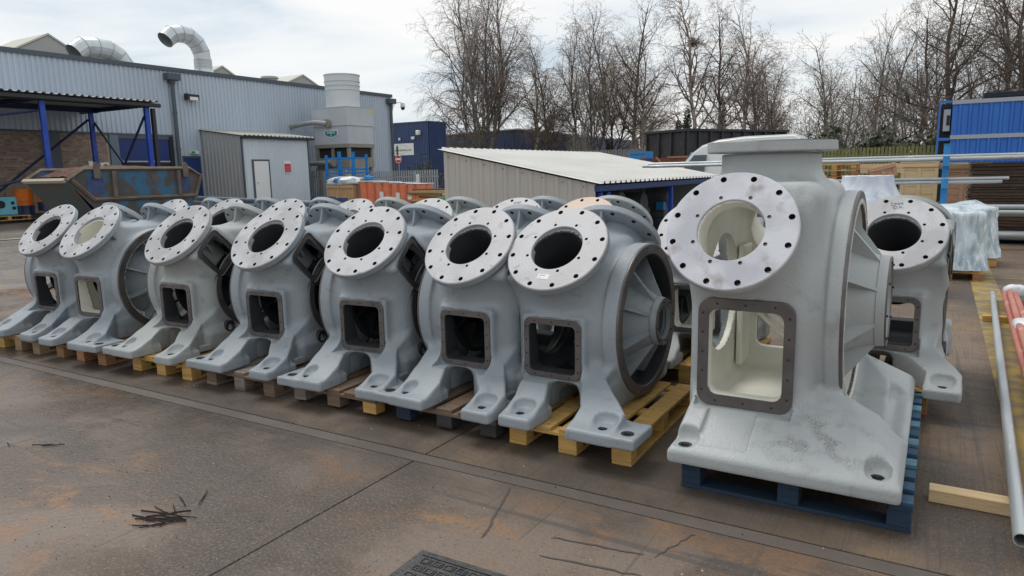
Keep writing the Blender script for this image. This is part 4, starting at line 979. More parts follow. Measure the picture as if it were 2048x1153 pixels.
box('base', .1, 1.9, 0.05, 1.19, .0, .9, RR, t); obj('rim', MB().tube([(.28, -.01, 2.05), (1.25, -.01, .95)], .03, 6).mesh('rim', W_OR), t); box('top_edge', .3, 1.36, 1.16, 1.26, 2.03, 2.09, W_OR, t)
# beige shelter
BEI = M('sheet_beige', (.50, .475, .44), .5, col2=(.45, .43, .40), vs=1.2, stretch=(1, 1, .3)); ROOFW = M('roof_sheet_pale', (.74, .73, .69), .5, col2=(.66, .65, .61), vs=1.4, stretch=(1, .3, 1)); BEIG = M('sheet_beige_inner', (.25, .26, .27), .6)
sx0, sx1, sy0, sy1 = -9.15, -5.62, 12.5, 20.6; zA, zB = 2.11, 1.385
t = thing('storage_shelter', 'low open-sided shelter with beige sheet end wall and pale ribbed mono-pitch roof', 'shelter', (sx0, sy0, 0))
n = 12; pw = (sx1-sx0)/n
for k in range(n):
    xa, xb = k*pw, (k+1)*pw; za, zb_ = zA+(zB-zA)*k/n, zA+(zB-zA)*(k+1)/n
    pr = [(xa, -.0), (xa+pw*.10, -.028), (xa+pw*.34, -.028), (xa+pw*.44, 0), (xb-.001, 0)]
    m = MB(); vs = [(x, y, 0) for x, y in pr]+[(x, y, za+(zb_-za)*(x-xa)/pw-.01) for x, y in pr]; m.add(vs, [(i, i+1, 6+i, 5+i) for i in range(4)])
    obj('wall_panel', m.mesh('panel', BEI, fix=False), t, label=None)
scr = MB()
for k in range(8): x = .15+k*.45; scr.lathe([(0, -.012), (.012, -.012), (.012, 0)], 6, M4=Matrix.Translation((x, -.03, zA+(zB-zA)*x/3.53-.09)) @ Matrix.Rotation(-PI/2, 4, 'X').inverted() @ Matrix.Scale(-1, 4, (0, 0, 1)))
obj('screws', scr.mesh('s', STEELD), t)
# roof: ribs run down the slope (x), stacked along y
m = MB(); y = -.10; pit = .27; D = sy1-sy0+.15; prf = [(y, 0)]
while y < D: prf += [(y+pit*.62, 0), (y+pit*.70, .045), (y+pit*.92, .045), (y+pit, 0)]; y += pit
vs = [(xx, yy, zz+zr) for yy, zz in prf for xx, zr in ((-.10, zA+.03+.02), (sx1-sx0+.14, zB+.02-.012))]
m.add(vs, [(2*i, 2*i+1, 2*i+3, 2*i+2) for i in range(len(prf)-1)]); obj('roof_sheet', m.mesh('roof', ROOFW, fix=False), t)
box('eaves_beam', sx1-sx0-.02, sx1-sx0+.10, 0.0, sy1-sy0, zB-.14, zB-.03, M('beam_navy', (.02, .045, .15), .5), t)
for yy in (.10, 4.3, 8.0): box('post', sx1-sx0-.02, sx1-sx0+.07, yy, yy+.09, 0, zB-.165, BLUEP, t)
p0 = Vector((sx1-sx0+.02, .6, zB-.17)); rod('brace', p0, (sx1-sx0-.25, .1, .4), .045, BLUEP, t, 6)
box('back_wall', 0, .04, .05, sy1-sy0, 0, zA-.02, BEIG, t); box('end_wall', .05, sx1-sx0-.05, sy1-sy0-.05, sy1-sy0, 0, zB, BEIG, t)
DK = M('machine_dark', (.045, .05, .055), .5, col2=(.08, .085, .09), vs=6); DK2 = M('machine_grey', (.12, .13, .14), .5, col2=(.07, .075, .08), vs=4)
r_ = random.Random(4)
mach = [(-6.6, 13.6, .75, 1.1, 'dark electric motor on a stand under the near end of the shelter'), (-6.5, 15.2, .7, 1.05, 'dark grey gear unit with blue box under the shelter'), (-6.6, 16.9, .8, .95, 'grey control cabinet with square gauge under the shelter'), (-6.5, 18.6, .7, 1.05, 'dark machine with light blue valve at the far end of the shelter')]
for i, (x, y, w_, h_, lb) in enumerate(mach):
    t = thing('machine', lb, 'machine', (x, y, 0)); box('base', -w_/2, w_/2, -.45, .45, 0, .35, DK, t, .02); box('housing', -w_/2+.05, w_/2-.05, -.35, .35, .351, h_*.75, DK2 if i else DK, t, .04)
    c = obj('drum', MB().lathe([(0, -.32), (.26, -.32), (.28, -.28), (.28, .28), (.26, .32), (0, .32)], 28).mesh('d', DK if i % 2 == 0 else DK2, ang=40), t, (0, 0, h_*.75+.1), (PI/2, 0, R(90))); 
    box('junction_box', .10, .32, -.52, -.36, h_*.55, h_*.75, BLUE if i in (1, 3) else DK2, t, .01); rod('pipe', (.2, .1, h_*.6), (.2, .1, h_+.22), .03, DK2 if i < 3 else BLUE, t, 8)
    if i == 2: box('gauge', .10, .22, -.535, -.521, h_*.58, h_*.70, PAPER, t)
# big blue rusty skip
SK = M('skip_blue', (.03, .13, .23), .5, col2=(.075, .07, .07), vs=1.9, lo=.44, hi=.54, col3=(.15, .075, .045), vs3=4.2, lo3=.56, hi3=.70, rvar=.2, bump=.15, bs=20, world=True)
SKR = M('skip_rim_rusty', (.17, .135, .105), .7, col2=(.11, .085, .07), vs=4, world=True); SKE = M('skip_end_dark', (.055, .075, .08), .6, col2=(.08, .06, .05), vs=2, lo=.45, hi=.6, world=True)
RUBL = M('rusty_fill', (.16, .075, .05), .9, col2=(.075, .035, .025), vs=9, bump=.6, bs=14); SKB = M('skip_patch_blue', (.018, .05, .19), .5, col2=(.05, .075, .15), vs=7)
t = thing('waste_skip', 'large rusty blue skip full of reddish brown scrap', 'skip', (-18, 9.3, g(-18, 9.3))); gz = g(-18, 9.3)
Z = lambda z: z-gz
y0, y1 = 0, 3.66; xw = 1.95
side = [(0, Z(1.66)), (.42, Z(1.93)), (3.30, Z(1.93)), (3.66, Z(1.72)), (3.34, Z(1.0)), (2.9, .08), (.95, .08), (.62, Z(.95))]
for xs_, nm in ((0, 'side_plate'), (-xw, 'side_plate')): obj(nm, MB().prism([(a, b_) for a, b_ in side], xs_-.03, xs_, ax='x').mesh('s', SK), t)
obj('end_plate', MB().add([(-xw+.0, 0, Z(1.66)), (-.031, 0, Z(1.66)), (-.031, .95, .08), (-xw, .95, .08), (-xw, .05, Z(1.66)), (-.031, .05, Z(1.66)), (-.031, 1.0, .08), (-xw, 1.0, .08)], [(0, 1, 2, 3), (4, 5, 6, 7), (0, 1, 5, 4), (1, 2, 6, 5), (2, 3, 7, 6), (3, 0, 4, 7)]).mesh('e', SKE), t)
obj('end_plate', MB().add([(-xw, 3.66, Z(1.72)), (-.031, 3.66, Z(1.72)), (-.031, 2.9, .08), (-xw, 2.9, .08), (-xw, 3.61, Z(1.72)), (-.031, 3.61, Z(1.72)), (-.031, 2.85, .08), (-xw, 2.85, .08)], [(0, 1, 2, 3), (4, 5, 6, 7), (0, 1, 5, 4), (1, 2, 6, 5), (2, 3, 7, 6), (3, 0, 4, 7)]).mesh('e', SKE), t)
box('floor', -xw, -.031, .96, 2.9, .03, .08, SKE, t)
def bar(name, pts, r_=.035, mat=SKR, n=4): return obj(name, MB().tube(pts, r_, n).mesh('bar', mat), t)
rim = [(.02, 0, Z(1.66)), (.02, .42, Z(1.93)), (.02, 3.30, Z(1.93)), (.02, 3.66, Z(1.72)), (.02, 3.40, Z(1.05))]
bar('rim', rim, .055); bar('rim', [(-xw-.02, y, z) for _, y, z in rim], .055); bar('end_rim', [(0, -.02, Z(1.66)), (-xw, -.02, Z(1.66))], .06, M('skip_lip', (.42, .37, .28), .6)); bar('end_rim', [(0, 3.68, Z(1.72)), (-xw, 3.68, Z(1.72))], .05)
bar('end_edge', [(-.01, .01, Z(1.64)), (-.01, .96, .08)], .035, SKE); bar('waist_rail', [(.03, .60, Z(1.18)), (.03, 3.42, Z(1.18))], .055); bar('diagonal_rail', [(.03, .12, Z(1.68)), (.03, .62, Z(1.18))], .05)
for yy in (1.15, 2.95): box('stiffener', .002, .07, yy-.05, yy+.05, Z(1.22), Z(1.88), SKR, t)
for yy in (.62, 2.95):
    box('painted_patch', .002, .008, yy-.14 if yy < 1 else yy+.10, yy+.28 if yy < 1 else yy+.34, Z(1.32), Z(1.74), SKB, t)
def lug(yy, x=.06):
    m = MB(); m.prism([(-.08, -.20), (.08, -.20), (.08, .10), (.055, .17), (0, .20), (-.055, .17), (-.08, .10)], 0, .03, ax='x')
    o = obj('lifting_lug', m.mesh('lug', SKR), t, (x, yy, Z(1.90))); obj('eye', MB().lathe([(.045, 0), (.045, .036)], 12).mesh('e', HOLE), o, (-.003, 0, .12), (0, PI/2, 0))
for yy in (.72, 3.15): lug(yy)
lug(2.1, -xw)
for k in range(2): obj('reflector', MB().lathe([(0, .012), (.055, .012), (.06, 0)], 14).mesh('r', PAPER), t, (.004, 2.78+k*.14, Z(.95-k*.0)-.0+.03*k), (0, PI/2, 0))
fm = MB(); nx_, ny_ = 10, 18; vs = []
for i in range(nx_+1):
    for j in range(ny_+1):
        x = -xw+.05+(xw-.1)*i/nx_; y = .25+3.2*j/ny_; e_ = math.sin(PI*i/nx_)*math.sin(PI*j/ny_)
        vs.append((x, y, Z(1.86)+.16*e_**.5+.06*noise.noise(Vector((x*4, y*4, 0)))-.10*(1-min(1, e_*5))))
fs = [(i*(ny_+1)+j, (i+1)*(ny_+1)+j, (i+1)*(ny_+1)+j+1, i*(ny_+1)+j+1) for i in range(nx_) for j in range(ny_)]
o = tag(obj('scrap_fill', fm.add(vs, fs).mesh('fill', RUBL), None, (-18, 9.3, gz), kind='stuff'), 'reddish brown swarf heaped inside the blue skip', 'scrap')
# drums, turquoise casting
ORG = M('drum_orange', (.80, .21, .015), .4, col2=(.72, .17, .015), vs=3); NAVY = M('drum_navy', (.012, .03, .10), .4); 
def drum(lab, x, y, two=True, z=0, mat=None, grp='drums beside the brick wall'):
    t = thing('drum', lab, 'drum', (x, y, g(x, y)+z), 0, grp); r = .29
    pr = [(0, .30), (r-.01, .30), (r, .31)] if two else [(0, 0), (r-.01, 0), (r, .01)]
    m1 = [(r, .31), (r+.0, .46), (r+.012, .47), (r, .48), (r, .58), (r+.012, .59), (r, .60), (r, .865), (r+.008, .88), (r-.01, .88), (r-.02, .86), (0, .86)]
    obj('upper_shell', MB().lathe(m1, 32).mesh('u', mat or ORG, ang=40), t); obj('lower_shell', MB().lathe([(0, 0), (r, 0), (r+.008, .012), (r, .03), (r, .309)], 32).mesh('l', NAVY if two else (mat or ORG), ang=40), t); return t
drum('orange drum with navy lower part, nearest the turquoise casting', -27.75, 12.85, z=.12); drum('orange drum with navy lower part, right behind the first by the brick wall', -27.1, 13.28, z=.24)
box('drum_tray', -28.2, -26.9, 12.4, 14.3, g(-27.5, 13), g(-27.5, 13)+.119, HOLE, None); tag(COL.objects['drum_tray'], 'dark low tray under the orange drums', 'tray')
tag(blob('white_container', -27.0, 14.0, g(-27, 14)+.62, .10, .10, .16, WHITEV, 3, .03, sq=4), 'small white plastic bottle standing by the orange drums', 'bottle')
tag(blob('blue_bag', -26.9, 14.2, g(-27, 14)+.22, .22, .2, .22, SKB, 6, .2), 'blue plastic bag beside the orange drums', 'bag')
TUR = M('turquoise', (.16, .46, .55), .4, col2=(.12, .40, .50), vs=4)
pallet('pallet under the turquoise machine block at the far left', -26.9, 11.1, .9, 1.3, (W_YEL, W_BRN)); t = thing('machine_block', 'turquoise machine block with round ports at the far left', 'machine block', (-26.9, 11.6, g(-27, 12)+.146))
box('body', -.42, .42, -.45, .45, .0, .62, TUR, t, .05)
for (x, y, z, ax_) in ((.422, -.05, .38, 0), (.422, -.32, .16, 0), (.422, .30, .42, 0), (.422, .33, .25, 0)): obj('port', MB().lathe([(.13 if x and z > .3 and y < .1 else .06, 0), (.11 if y < .1 else .045, .012), (.10 if y < .1 else .04, .004), (0, .003)], 20).mesh('p', HOLE), t, (x, y, z), (0, PI/2, 0))
for yy in (-.3, .25): obj('eye_bolt', MB().lathe([(.05, -.012), (.07, 0), (.05, .012), (.035, 0)], 14, closed=True).mesh('e', STEELD), t, (.1, yy, .70), (PI/2, 0, 0))
# dark tubes stack
for k, (dz, dy) in enumerate(((0, 0), (0, .17), (.15, .08))):
    long_tube((-22.2, 15.6+dy, .82+dz), (-13.6, 12.9+dy, .80+dz), .08, M('tube_grey_blue', (.16, .20, .24), .4, metal=.3, col2=(.10, .13, .16), vs=4), ('long blue-grey tube in the raised row behind the castings, front one', 'long blue-grey tube in the raised row behind the castings, rear one', 'long blue-grey tube in the raised row behind the castings, top one')[k], 'steel_tube', 'blue-grey tubes behind the castings')
for xx, yy in ((-20, 14.95), (-15.5, 13.55)): tag(box('trestle', xx-.05, xx+.05, yy-.3, yy+.5, g(xx, yy), .735, STEELD), 'dark trestle holding the blue-grey tubes, '+('left one' if xx < -18 else 'right one'), 'trestle')
# ------------------------------------------------------------------ factory building (east wall at x = -29.5, running north)
CLAD = M('cladding_blue_grey', (.50, .565, .655), .4, col2=(.45, .515, .60), vs=.5, stretch=(1, 1, .2), col3=(.40, .455, .53), vs3=1.4, lo3=.6, hi3=.8); CLADG = M('cladding_shed', (.62, .68, .72), .4, col2=(.56, .62, .66), vs=.8, stretch=(1, 1, .2))
CLADS = M('cladding_shed_side', (.46, .47, .47), .4, metal=.3); TRIM = M('trim_dark', (.075, .095, .115), .5); ROOFG = M('roof_grey', (.34, .34, .33), .7)
BRICK = [M('brick_%s' % n, c, .85, col2=tuple(v*.75 for v in c), vs=9) for n, c in (('a', (.36, .26, .20)), ('b', (.31, .225, .18)), ('c', (.42, .32, .25)), ('d', (.25, .18, .15)))]
MORT = M('mortar', (.42, .38, .34), .9)
XW = -29.5
bd = thing('factory_building', 'long factory building with blue-grey ribbed cladding above a brick base', 'factory', (XW, 4, .3), 0)
zg = .3; Zb = lambda z: z-zg; Yb = lambda y: y-4
def wsheet(y0, y1, z0, z1, mat, nm='wall_sheet', pitch=.2, dep=.05, par=None, x=0, flat=.38):
    return corr(nm, y1-y0, z1-z0, pitch, dep, mat, par or bd, (x, Yb(y0) if par is None else y0, Zb(z0) if par is None else z0), rz=PI/2, flat=flat)
secs = [4, 8, 12, 16, 20]
for a, b_ in zip(secs[:-1], secs[1:]): wsheet(a, b_, 3.58, 6.32, CLAD)
secs = [20, 24.4, 29.8, 35]
for a, b_ in zip(secs[:-1], secs[1:]): wsheet(a, b_, .3, 6.32, CLAD)
for yy in (29.75,): box('joint_cover', .0, .05, Yb(yy), Yb(yy)+.08, 0, 6.0, CLAD, bd)
box('core', -12, -.05, 0, Yb(35)-.05, Zb(.3), Zb(6.3), ROOFG, bd)
box('fascia', -.05, .10, -.05, Yb(35)+.06, Zb(6.321), Zb(6.50), TRIM, bd); box('drip_trim', .0, .06, 0, Yb(20), Zb(3.50), Zb(3.578), TRIM, bd)
rf = MB().add([(.0, 0, Zb(6.5)), (.0, Yb(35), Zb(6.5)), (-11, Yb(35), Zb(7.35)), (-11, 0, Zb(7.35))], [(0, 1, 2, 3)]).mesh('roof', ROOFG); obj('roof', rf, bd)
corr('end_wall_sheet', 12, 6.0, .2, .035, CLAD, bd, (-.02, Yb(35)+.03, 0), rz=PI)
# brick wall, each course laid brick by brick
bw_ = MB(); 
for (ya, yb) in ((4.6, 14.55), (15.15, 17.0)):
    nz_ = int((3.50-.35)/.075)
    for r_i in range(nz_):
        z0 = .35+r_i*.075; y = ya-(.1125 if r_i % 2 else 0)
        while y < yb:
            a, b_ = max(y, ya), min(y+.215, yb)
            if b_-a > .04: bw_.box(-.02+random.uniform(-.003, .003), .012+random.uniform(-.002, .003), Yb(a), Yb(b_), Zb(z0), Zb(z0+.065), random.choice((0, 0, 1, 1, 2, 3)))
            y += .225
wl = box('brick_wall', -.045, .0, 0, Yb(17.1), 0, Zb(3.5), MORT, bd); bk = obj('brick', bw_.mesh('bricks', BRICK, fix=False), wl, kind='stuff'); bk.location = (.0225, -Yb(17.1)/2, -Zb(3.5)/2)
box('pipe_duct', .012, .22, Yb(14.6), Yb(15.1), 0, Zb(3.55), TRIM, bd, .02)
DB = M('door_blue', (.012, .035, .17), .5)
dr = box('roller_door', -.04, .03, Yb(17.5), Yb(19.75), 0, Zb(3.35), DB, bd)
for k in range(9): box('slat', .031, .04, Yb(17.52), Yb(19.73), Zb(2.5)+k*.095, Zb(2.5)+k*.095+.085, DB, bd)
box('door_rail', .031, .06, Yb(17.5), Yb(19.75), Zb(2.38), Zb(2.44), GREYT, bd); box('door_lower', .031, .035, Yb(17.5), Yb(19.75), 0, Zb(2.37), HOLE, bd)
box('door_frame', -.04, .09, Yb(17.1), Yb(17.48), 0, Zb(3.49), M('frame_slate', (.14, .18, .22), .5), bd); box('door_frame', -.04, .06, Yb(19.77), Yb(19.98), 0, Zb(3.49), HOLE, bd); box('door_frame', -.04, .07, Yb(17.49), Yb(19.76), Zb(3.36), Zb(3.49), TRIM, bd)
def downpipe(yy, lab):
    t = thing('downpipe', lab, 'downpipe', (XW+.0, yy, .3), 0)
    box('hopper', .06, .42, -.30, .30, Zb(5.92), Zb(6.22), TRIM, t, .02); rod('pipe', (.20, 0, 0), (.20, 0, Zb(5.92)), .085, TRIM, t, 12)
    obj('neck', MB().lathe([(.16, 0), (.09, -.2)], 12).mesh('n', TRIM), t, (.2, 0, Zb(5.92)))
    for zz in (.9, 2.6, 4.2): obj('collar', MB().lathe([(.105, 0), (.105, .08)], 12).mesh('c', TRIM), t, (.20, 0, zz))
downpipe(20.10, 'dark downpipe with square hopper left of the floodlight'); downpipe(34.75, 'dark downpipe with square hopper at the far corner of the factory')
LMP = M('lamp_glass', (.75, .76, .72), .2); BLACKP = M('black_plastic', (.02, .02, .022), .5)
t = thing('floodlight', 'black wall floodlight with pale glass on the ribbed cladding', 'floodlight', (XW+.15, 21.0, 5.25), 0)
box('housing', 0, .22, -.30, .30, -.11, .14, BLACKP, t, .03); o = box('glass', .10, .235, -.21, .21, -.13, .02, LMP, t, .01); box('bracket', -.14, -.001, -.05, .05, -.04, .10, BLACKP, t); box('visor', .0, .26, -.34, -.301, -.12, .16, BLACKP, t)
t = thing('side_door', 'blue personnel door under a green exit sign on the factory wall', 'door', (XW+.02, 20.35, .3)); box('leaf', .0, .05, .06, .86, 0, 2.28, DB, t); box('frame', -.0, .07, 0, .058, 0, 2.36, TRIM, t); box('frame', 0, .07, .862, .92, 0, 2.36, TRIM, t); box('frame', 0, .07, .059, .861, 2.285, 2.36, TRIM, t); box('handle', .051, .09, .12, .24, 1.0, 1.03, STEELD, t)
GRN = M('sign_green', (.02, .30, .13), .5); SGW = M('sign_white', (.78, .78, .76), .5); SGR = M('sign_red', (.62, .02, .02), .45); SGY = M('sign_yellow', (.80, .55, .03), .5); TXT = M('sign_dark', (.06, .06, .09), .5); TEAL = M('logo_teal', (.0, .20, .24), .45); PNK = M('logo_pink', (.55, .18, .28), .5)
t = thing('exit_sign', 'small green and white exit sign above the blue personnel door', 'sign', (XW+.06, 20.95, 2.82)); box('panel', 0, .10, -.22, .22, -.075, .075, SGW, t, .01); box('green_field', .101, .105, -.20, .0, -.055, .055, GRN, t)
t = thing('warning_sign', 'white warning sign with yellow triangle on the brick wall', 'sign', (XW+.02, 16.38, 2.28)); box('panel', 0, .012, -.20, .20, -.14, .14, SGW, t); obj('triangle', MB().prism([(-.11, -.12), (.11, -.12), (0, .09)], 0, .004, ax='x').mesh('t', SGY), t, (.013, 0, .01)); obj('bolt_mark', MB().prism([(-.015, -.09), (.015, -.02), (-.005, -.02), (.01, .04), (-.03, -.035), (-.005, -.035)], 0, .003, ax='x').mesh('b', TXT), t, (.018, 0, .01))
t = thing('notice_board', 'plain white notice beside the yellow triangle sign', 'sign', (XW+.02, 16.83, 2.26)); box('panel', 0, .012, -.17, .17, -.11, .11, SGW, t)
# ducts and rooflights
DUCT = M('duct_galvanised', (.52, .56, .58), .3, metal=.7, col2=(.62, .66, .68), vs=2.2, rvar=.15)
TRIM2 = M('seam_grey', (.34, .37, .39), .4, metal=.5)
def duct(lab, pts, r_, loc, bands=()):
    t = thing('roof_duct', lab, 'roof duct', loc); n = len(pts)
    for i in range(n-1):
        m = MB(); m.tube([pts[i], pts[i+1]], r_*1.0, 14, cap=False)
        p, q = Vector(pts[i]), Vector(pts[i+1])
        obj('segment', None, t) if 0 else None
    # mitred gores: shared rings at each joint
    P = [Vector(p) for p in pts]; rings = []
    for i, p in enumerate(P):
        d0 = (P[i]-P[max(i-1, 0)]).normalized() if i else (P[1]-P[0]).normalized(); d1 = (P[min(i+1, n-1)]-P[i]).normalized() if i < n-1 else d0
        d = (d0+d1).normalized(); u = Vector((1, 0, 0)); v = d.cross(u); k = 1/max(.6, d.dot(d1))
        rings.append([tuple(p+u*math.cos(2*PI*s/18)*r_+v*math.sin(2*PI*s/18)*r_*k) for s in range(18)])
    for i in range(n-1):
        m = MB(); m.add(rings[i]+rings[i+1], [(s, (s+1) % 18, 18+(s+1) % 18, 18+s) for s in range(18)]); obj('gore', m.mesh('gore', DUCT, ang=10), t)
        if i: sm_ = MB().tube([rings[i][s] for s in range(18)]+[rings[i][0]], .018, 5, cap=False); obj('seam', sm_.mesh('seam', TRIM2), t)
    m = MB(); m.add([tuple(Vector(q)*.999) for q in rings[-1]], [tuple(range(18))]); o = obj('mouth', m.mesh('mouth', HOLE), t); o.location = (P[-2]-P[-1]).normalized()*.45
    return t
t = duct('tall galvanised swan-neck duct on the factory roof', [(0, 0, -.6), (0, 0, .55), (0, -.05, .95), (0, -.28, 1.36), (0, -.68, 1.62), (0, -1.15, 1.66), (0, -1.60, 1.55), (0, -1.95, 1.25)], .40, (-32, 23.75, 6.9))
obj('flared_base', MB().lathe([(.75, -.30), (.44, .05), (.42, .12)], 18).mesh('fb', DUCT, ang=30), t)
for k in range(7): obj('collar_ring', MB().lathe([(.415, 0), (.43, .03), (.415, .06)], 24).mesh('cr', DUCT), t, (0, 0, .12+k*.07))
duct('lower galvanised elbow duct half hidden behind the roof edge at left', [(0, .35, -.9), (0, .10, -.35), (0, -.15, .0), (0, -.55, .22), (0, -1.1, .26), (0, -1.65, .20), (0, -2.05, -.10)], .42, (-32, 19.55, 7.1))
def monitor(lab, x, y0, y1, z0, z1):
    ym = (y0+y1)/2; t = thing('rooflight', lab, 'rooflight', (x, ym, z0)); h = (y1-y0)/2
    obj('gable_housing', MB().prism([(-h, 0), (h, 0), (h, .15), (0, z1-z0), (-h, .15)], -3, 0, ax='x').mesh('mon', ROOFG), t); obj('cap', MB().prism([(-h-.05, .16), (0, z1-z0+.02), (h+.05, .16), (h+.05, .24), (0, z1-z0+.10), (-h-.05, .24)], -3.1, .06, ax='x').mesh('cap', M('cap_pale', (.50, .48, .42), .6)), t)
monitor('grey gabled rooflight at the far left of the factory roof', -35, 16.3, 19.8, 7.0, 8.15); monitor('small grey rooflight right of the tall duct', -33.5, 25.0, 27.0, 6.8, 7.5); monitor('grey rooflight left of the cooling tower fan stack', -33.5, 30.2, 33.2, 6.8, 7.62)
t = thing('roof_vent', 'low round vent on the factory roof between the rooflights', 'vent', (-32.5, 28.3, 6.75)); obj('dome', MB().lathe([(.0, .42), (.45, .40), (.50, .30), (.40, .25), (.40, 0)], 20).mesh('d', ROOFG, ang=40), t)
# open canopy in front of the brick wall
BLD = M('steel_dark_blue', (.012, .022, .07), .5); CANR = M('canopy_sheet', (.40, .42, .43), .5); CAND = M('canopy_edge', (.03, .03, .035), .6)
t = thing('open_canopy', 'open blue steel canopy with corrugated roof sheltering the brick wall', 'canopy', (-25, 16.0, .35)); Zc = lambda z: z-.35
for x, y, m_ in ((0, -3.58, BLUEP), (0, -.02, BLUEP), (-3.3, -.2, BLUEP), (-3.3, -3.8, BLD), (0, -9.0, BLUEP), (-3.3, -9, BLD)):
    box('post', x-.08, x+.08, y-.045, y+.045, 0, Zc(4.22), m_, t); box('post_flange', x+.081, x+.10, y-.08, y+.08, 0, Zc(4.22), m_, t)
box('drain_pipe', -.02, .12, .16, .28, 0, Zc(4.2), CAND, t)
for x in (0, -3.3): box('beam', x-.08, x+.08, -10, .1, Zc(4.221), Zc(4.42), CAND if x == 0 else BLD, t)
box('gutter', .101, .25, -10, .45, Zc(4.24), Zc(4.38), CAND, t, .02); 
for y in (-3.6, 0, -9): box('cross_beam', -4.3, -.081, y-.05, y+.05, Zc(4.24), Zc(4.40), BLD, t)
m = MB(); pr = [(-10.0, 0)]; y = -10.0
while y < .25: pr += [(y+.10, 0), (y+.14, .05), (y+.20, .05), (y+.24, 0)]; y += .24
m.add([(xx, yy, zz+zr) for yy, zz in pr for xx, zr in ((-4.42, Zc(4.43)), (.30, Zc(4.425)))], [(2*i, 2*i+1, 2*i+3, 2*i+2) for i in range(len(pr)-1)]); obj('roof_sheet', m.mesh('cr', CANR, fix=False), t)
def br(p, q, r_=.045, mt=BLD): rod('brace', p, q, r_, mt, t, 6)
br((-3.3, -.3, Zc(3.95)), (-3.3, -3.7, Zc(1.3))); br((-3.3, -3.7, Zc(3.9)), (-3.3, -8.9, Zc(1.2))); br((0, -3.7, Zc(1.9)), (0, -8.8, Zc(.6))); br((0, -3.7, Zc(3.9)), (0, -8.8, Zc(3.0)))
br((0, -.1, Zc(3.9)), (-3.2, -.1, Zc(.4))); br((-3.3, -.1, Zc(3.9)), (-.1, -.15, Zc(.9)))
# sheet-clad shed against the wall
t = thing('lean_to_shed', 'grey sheet-clad lean-to shed with a white door against the factory wall', 'shed', (-26.7, 21.45, .4)); Zs = lambda z: z-.4
corr('front_sheet', 3.83, 3.05, .19, .03, CLADG, t, (0, 0, 0), rz=PI/2, flat=.5)
sp = MB(); pr = []; x = 0
while x < 2.75: pr += [(x, 0), (x+.11, 0), (x+.13, -.05), (x+.23, -.05), (x+.25, 0)]; x += .25
vs = [(-2.78+a, b_, z) for a, b_ in pr for z in (0, Zs(3.82)-(a/2.78)*.36)]; sp.add(vs, [(2*i, 2*i+2, 2*i+3, 2*i+1) for i in range(len(pr)-1)]); obj('side_sheet', sp.mesh('ss', CLADS, fix=False), t)
box('corner_trim', -.02, .045, -.07, .0, 0, 3.04, TRIM, t); box('corner_trim', -.02, .05, 3.79, 3.86, 0, 3.04, TRIM, t)
m = MB(); pr = []; y = -.15
while y < 4.05: pr += [(y, 0), (y+.10, 0), (y+.14, .04), (y+.2, .04), (y+.24, 0)]; y += .24
m.add([(xx, yy, zz+zr) for yy, zz in pr for xx, zr in ((-2.78, 3.46), (.22, 3.08))], [(2*i, 2*i+1, 2*i+3, 2*i+2) for i in range(len(pr)-1)]); obj('roof_sheet', m.mesh('rs', M('roof_sheet_mossy', (.42, .43, .38), .7), fix=False), t)
box('gutter', .06, .20, -.15, 4.15, 2.96, 3.06, CAND, t, .02); box('dark_side', -2.75, -.05, .02, 3.75, 0, 2.95, CAND, t)
box('door', .032, .06, .52, 1.33, 0, 1.96, SGW, t, .004); box('door_frame', .0, .05, .44, .518, 0, 2.04, TRIM, t); box('door_frame', 0, .05, 1.332, 1.40, 0, 2.04, TRIM, t); box('door_frame', 0, .05, .519, 1.331, 1.965, 2.04, TRIM, t); box('handle', .061, .085, .60, .70, .98, 1.0, STEELD, t)
s_ = box('red_sign', .04, .05, 2.24, 2.66, 1.42, 1.98, SGW, t); 
sg = thing('fire_notice', 'small red and white notice on the shed front right of its door', 'sign', (-26.7+.06, 21.45+2.45, 2.1)); box('red_field', .0, .006, -.18, .18, -.24, .14, SGR, sg)
for k in range(4): box('text_line', .007, .009, -.12, .12, -.2+k*.07, -.17+k*.07, PNK, sg)
# cooling tower
TWR = M('tower_grey', (.52, .55, .58), .4, col2=(.46, .49, .52), vs=.9, rvar=.1); TWD = M('tower_frame', (.24, .23, .21), .6, col2=(.30, .27, .22), vs=2); STK = M('stack_grey', (.62, .66, .67), .45)
t = thing('cooling_tower', 'grey evaporative cooling tower with round fan stack and teal badge', 'cooling tower', (-25.8, 27.2, .3)); Zt = lambda z: z-.3
box('upper_casing', -2.46, 0, 0, 1.95, Zt(4.16), Zt(5.05), TWR, t, .01); box('lower_casing', -2.40, -.03, .03, 1.92, Zt(3.22), Zt(4.14), TWR, t, .01)
for zz in (4.14, 5.05): box('seam', -2.47, .012, -.012, 1.96, Zt(zz), Zt(zz)+.03, TWR, t)
box('basin', -2.36, -.05, .05, 1.9, Zt(2.05), Zt(2.55), TWD, t); box('louvre_dark', -2.2, -.15, .15, 1.8, Zt(2.56), Zt(3.20), HOLE, t)
for x, y in ((-2.36, .05), (-1.28, .05), (-.20, .05), (-.20, 1.74), (-2.36, 1.74)): box('corner_leg', x, x+.15, y, y+.15, Zt(2.551), Zt(3.21), TWD, t)
box('head_rail', -2.40, .0, .0, .04, Zt(3.05), Zt(3.215), TWD, t); box('head_rail', -.045, .0, .041, 1.93, Zt(3.05), Zt(3.215), TWD, t)
for x, y in ((-2.3, .1), (-1.25, .1), (-.25, .1), (-.25, 1.7), (-2.3, 1.7)): box('support_leg', x, x+.16, y, y+.16, 0, Zt(2.049), TWD, t)
box('base_rail', -2.4, -.02, .0, .08, Zt(1.9), Zt(2.04), TWD, t); box('pump_unit', -1.4, -.5, .3, 1.2, 0, 1.1, TWD, t, .05)
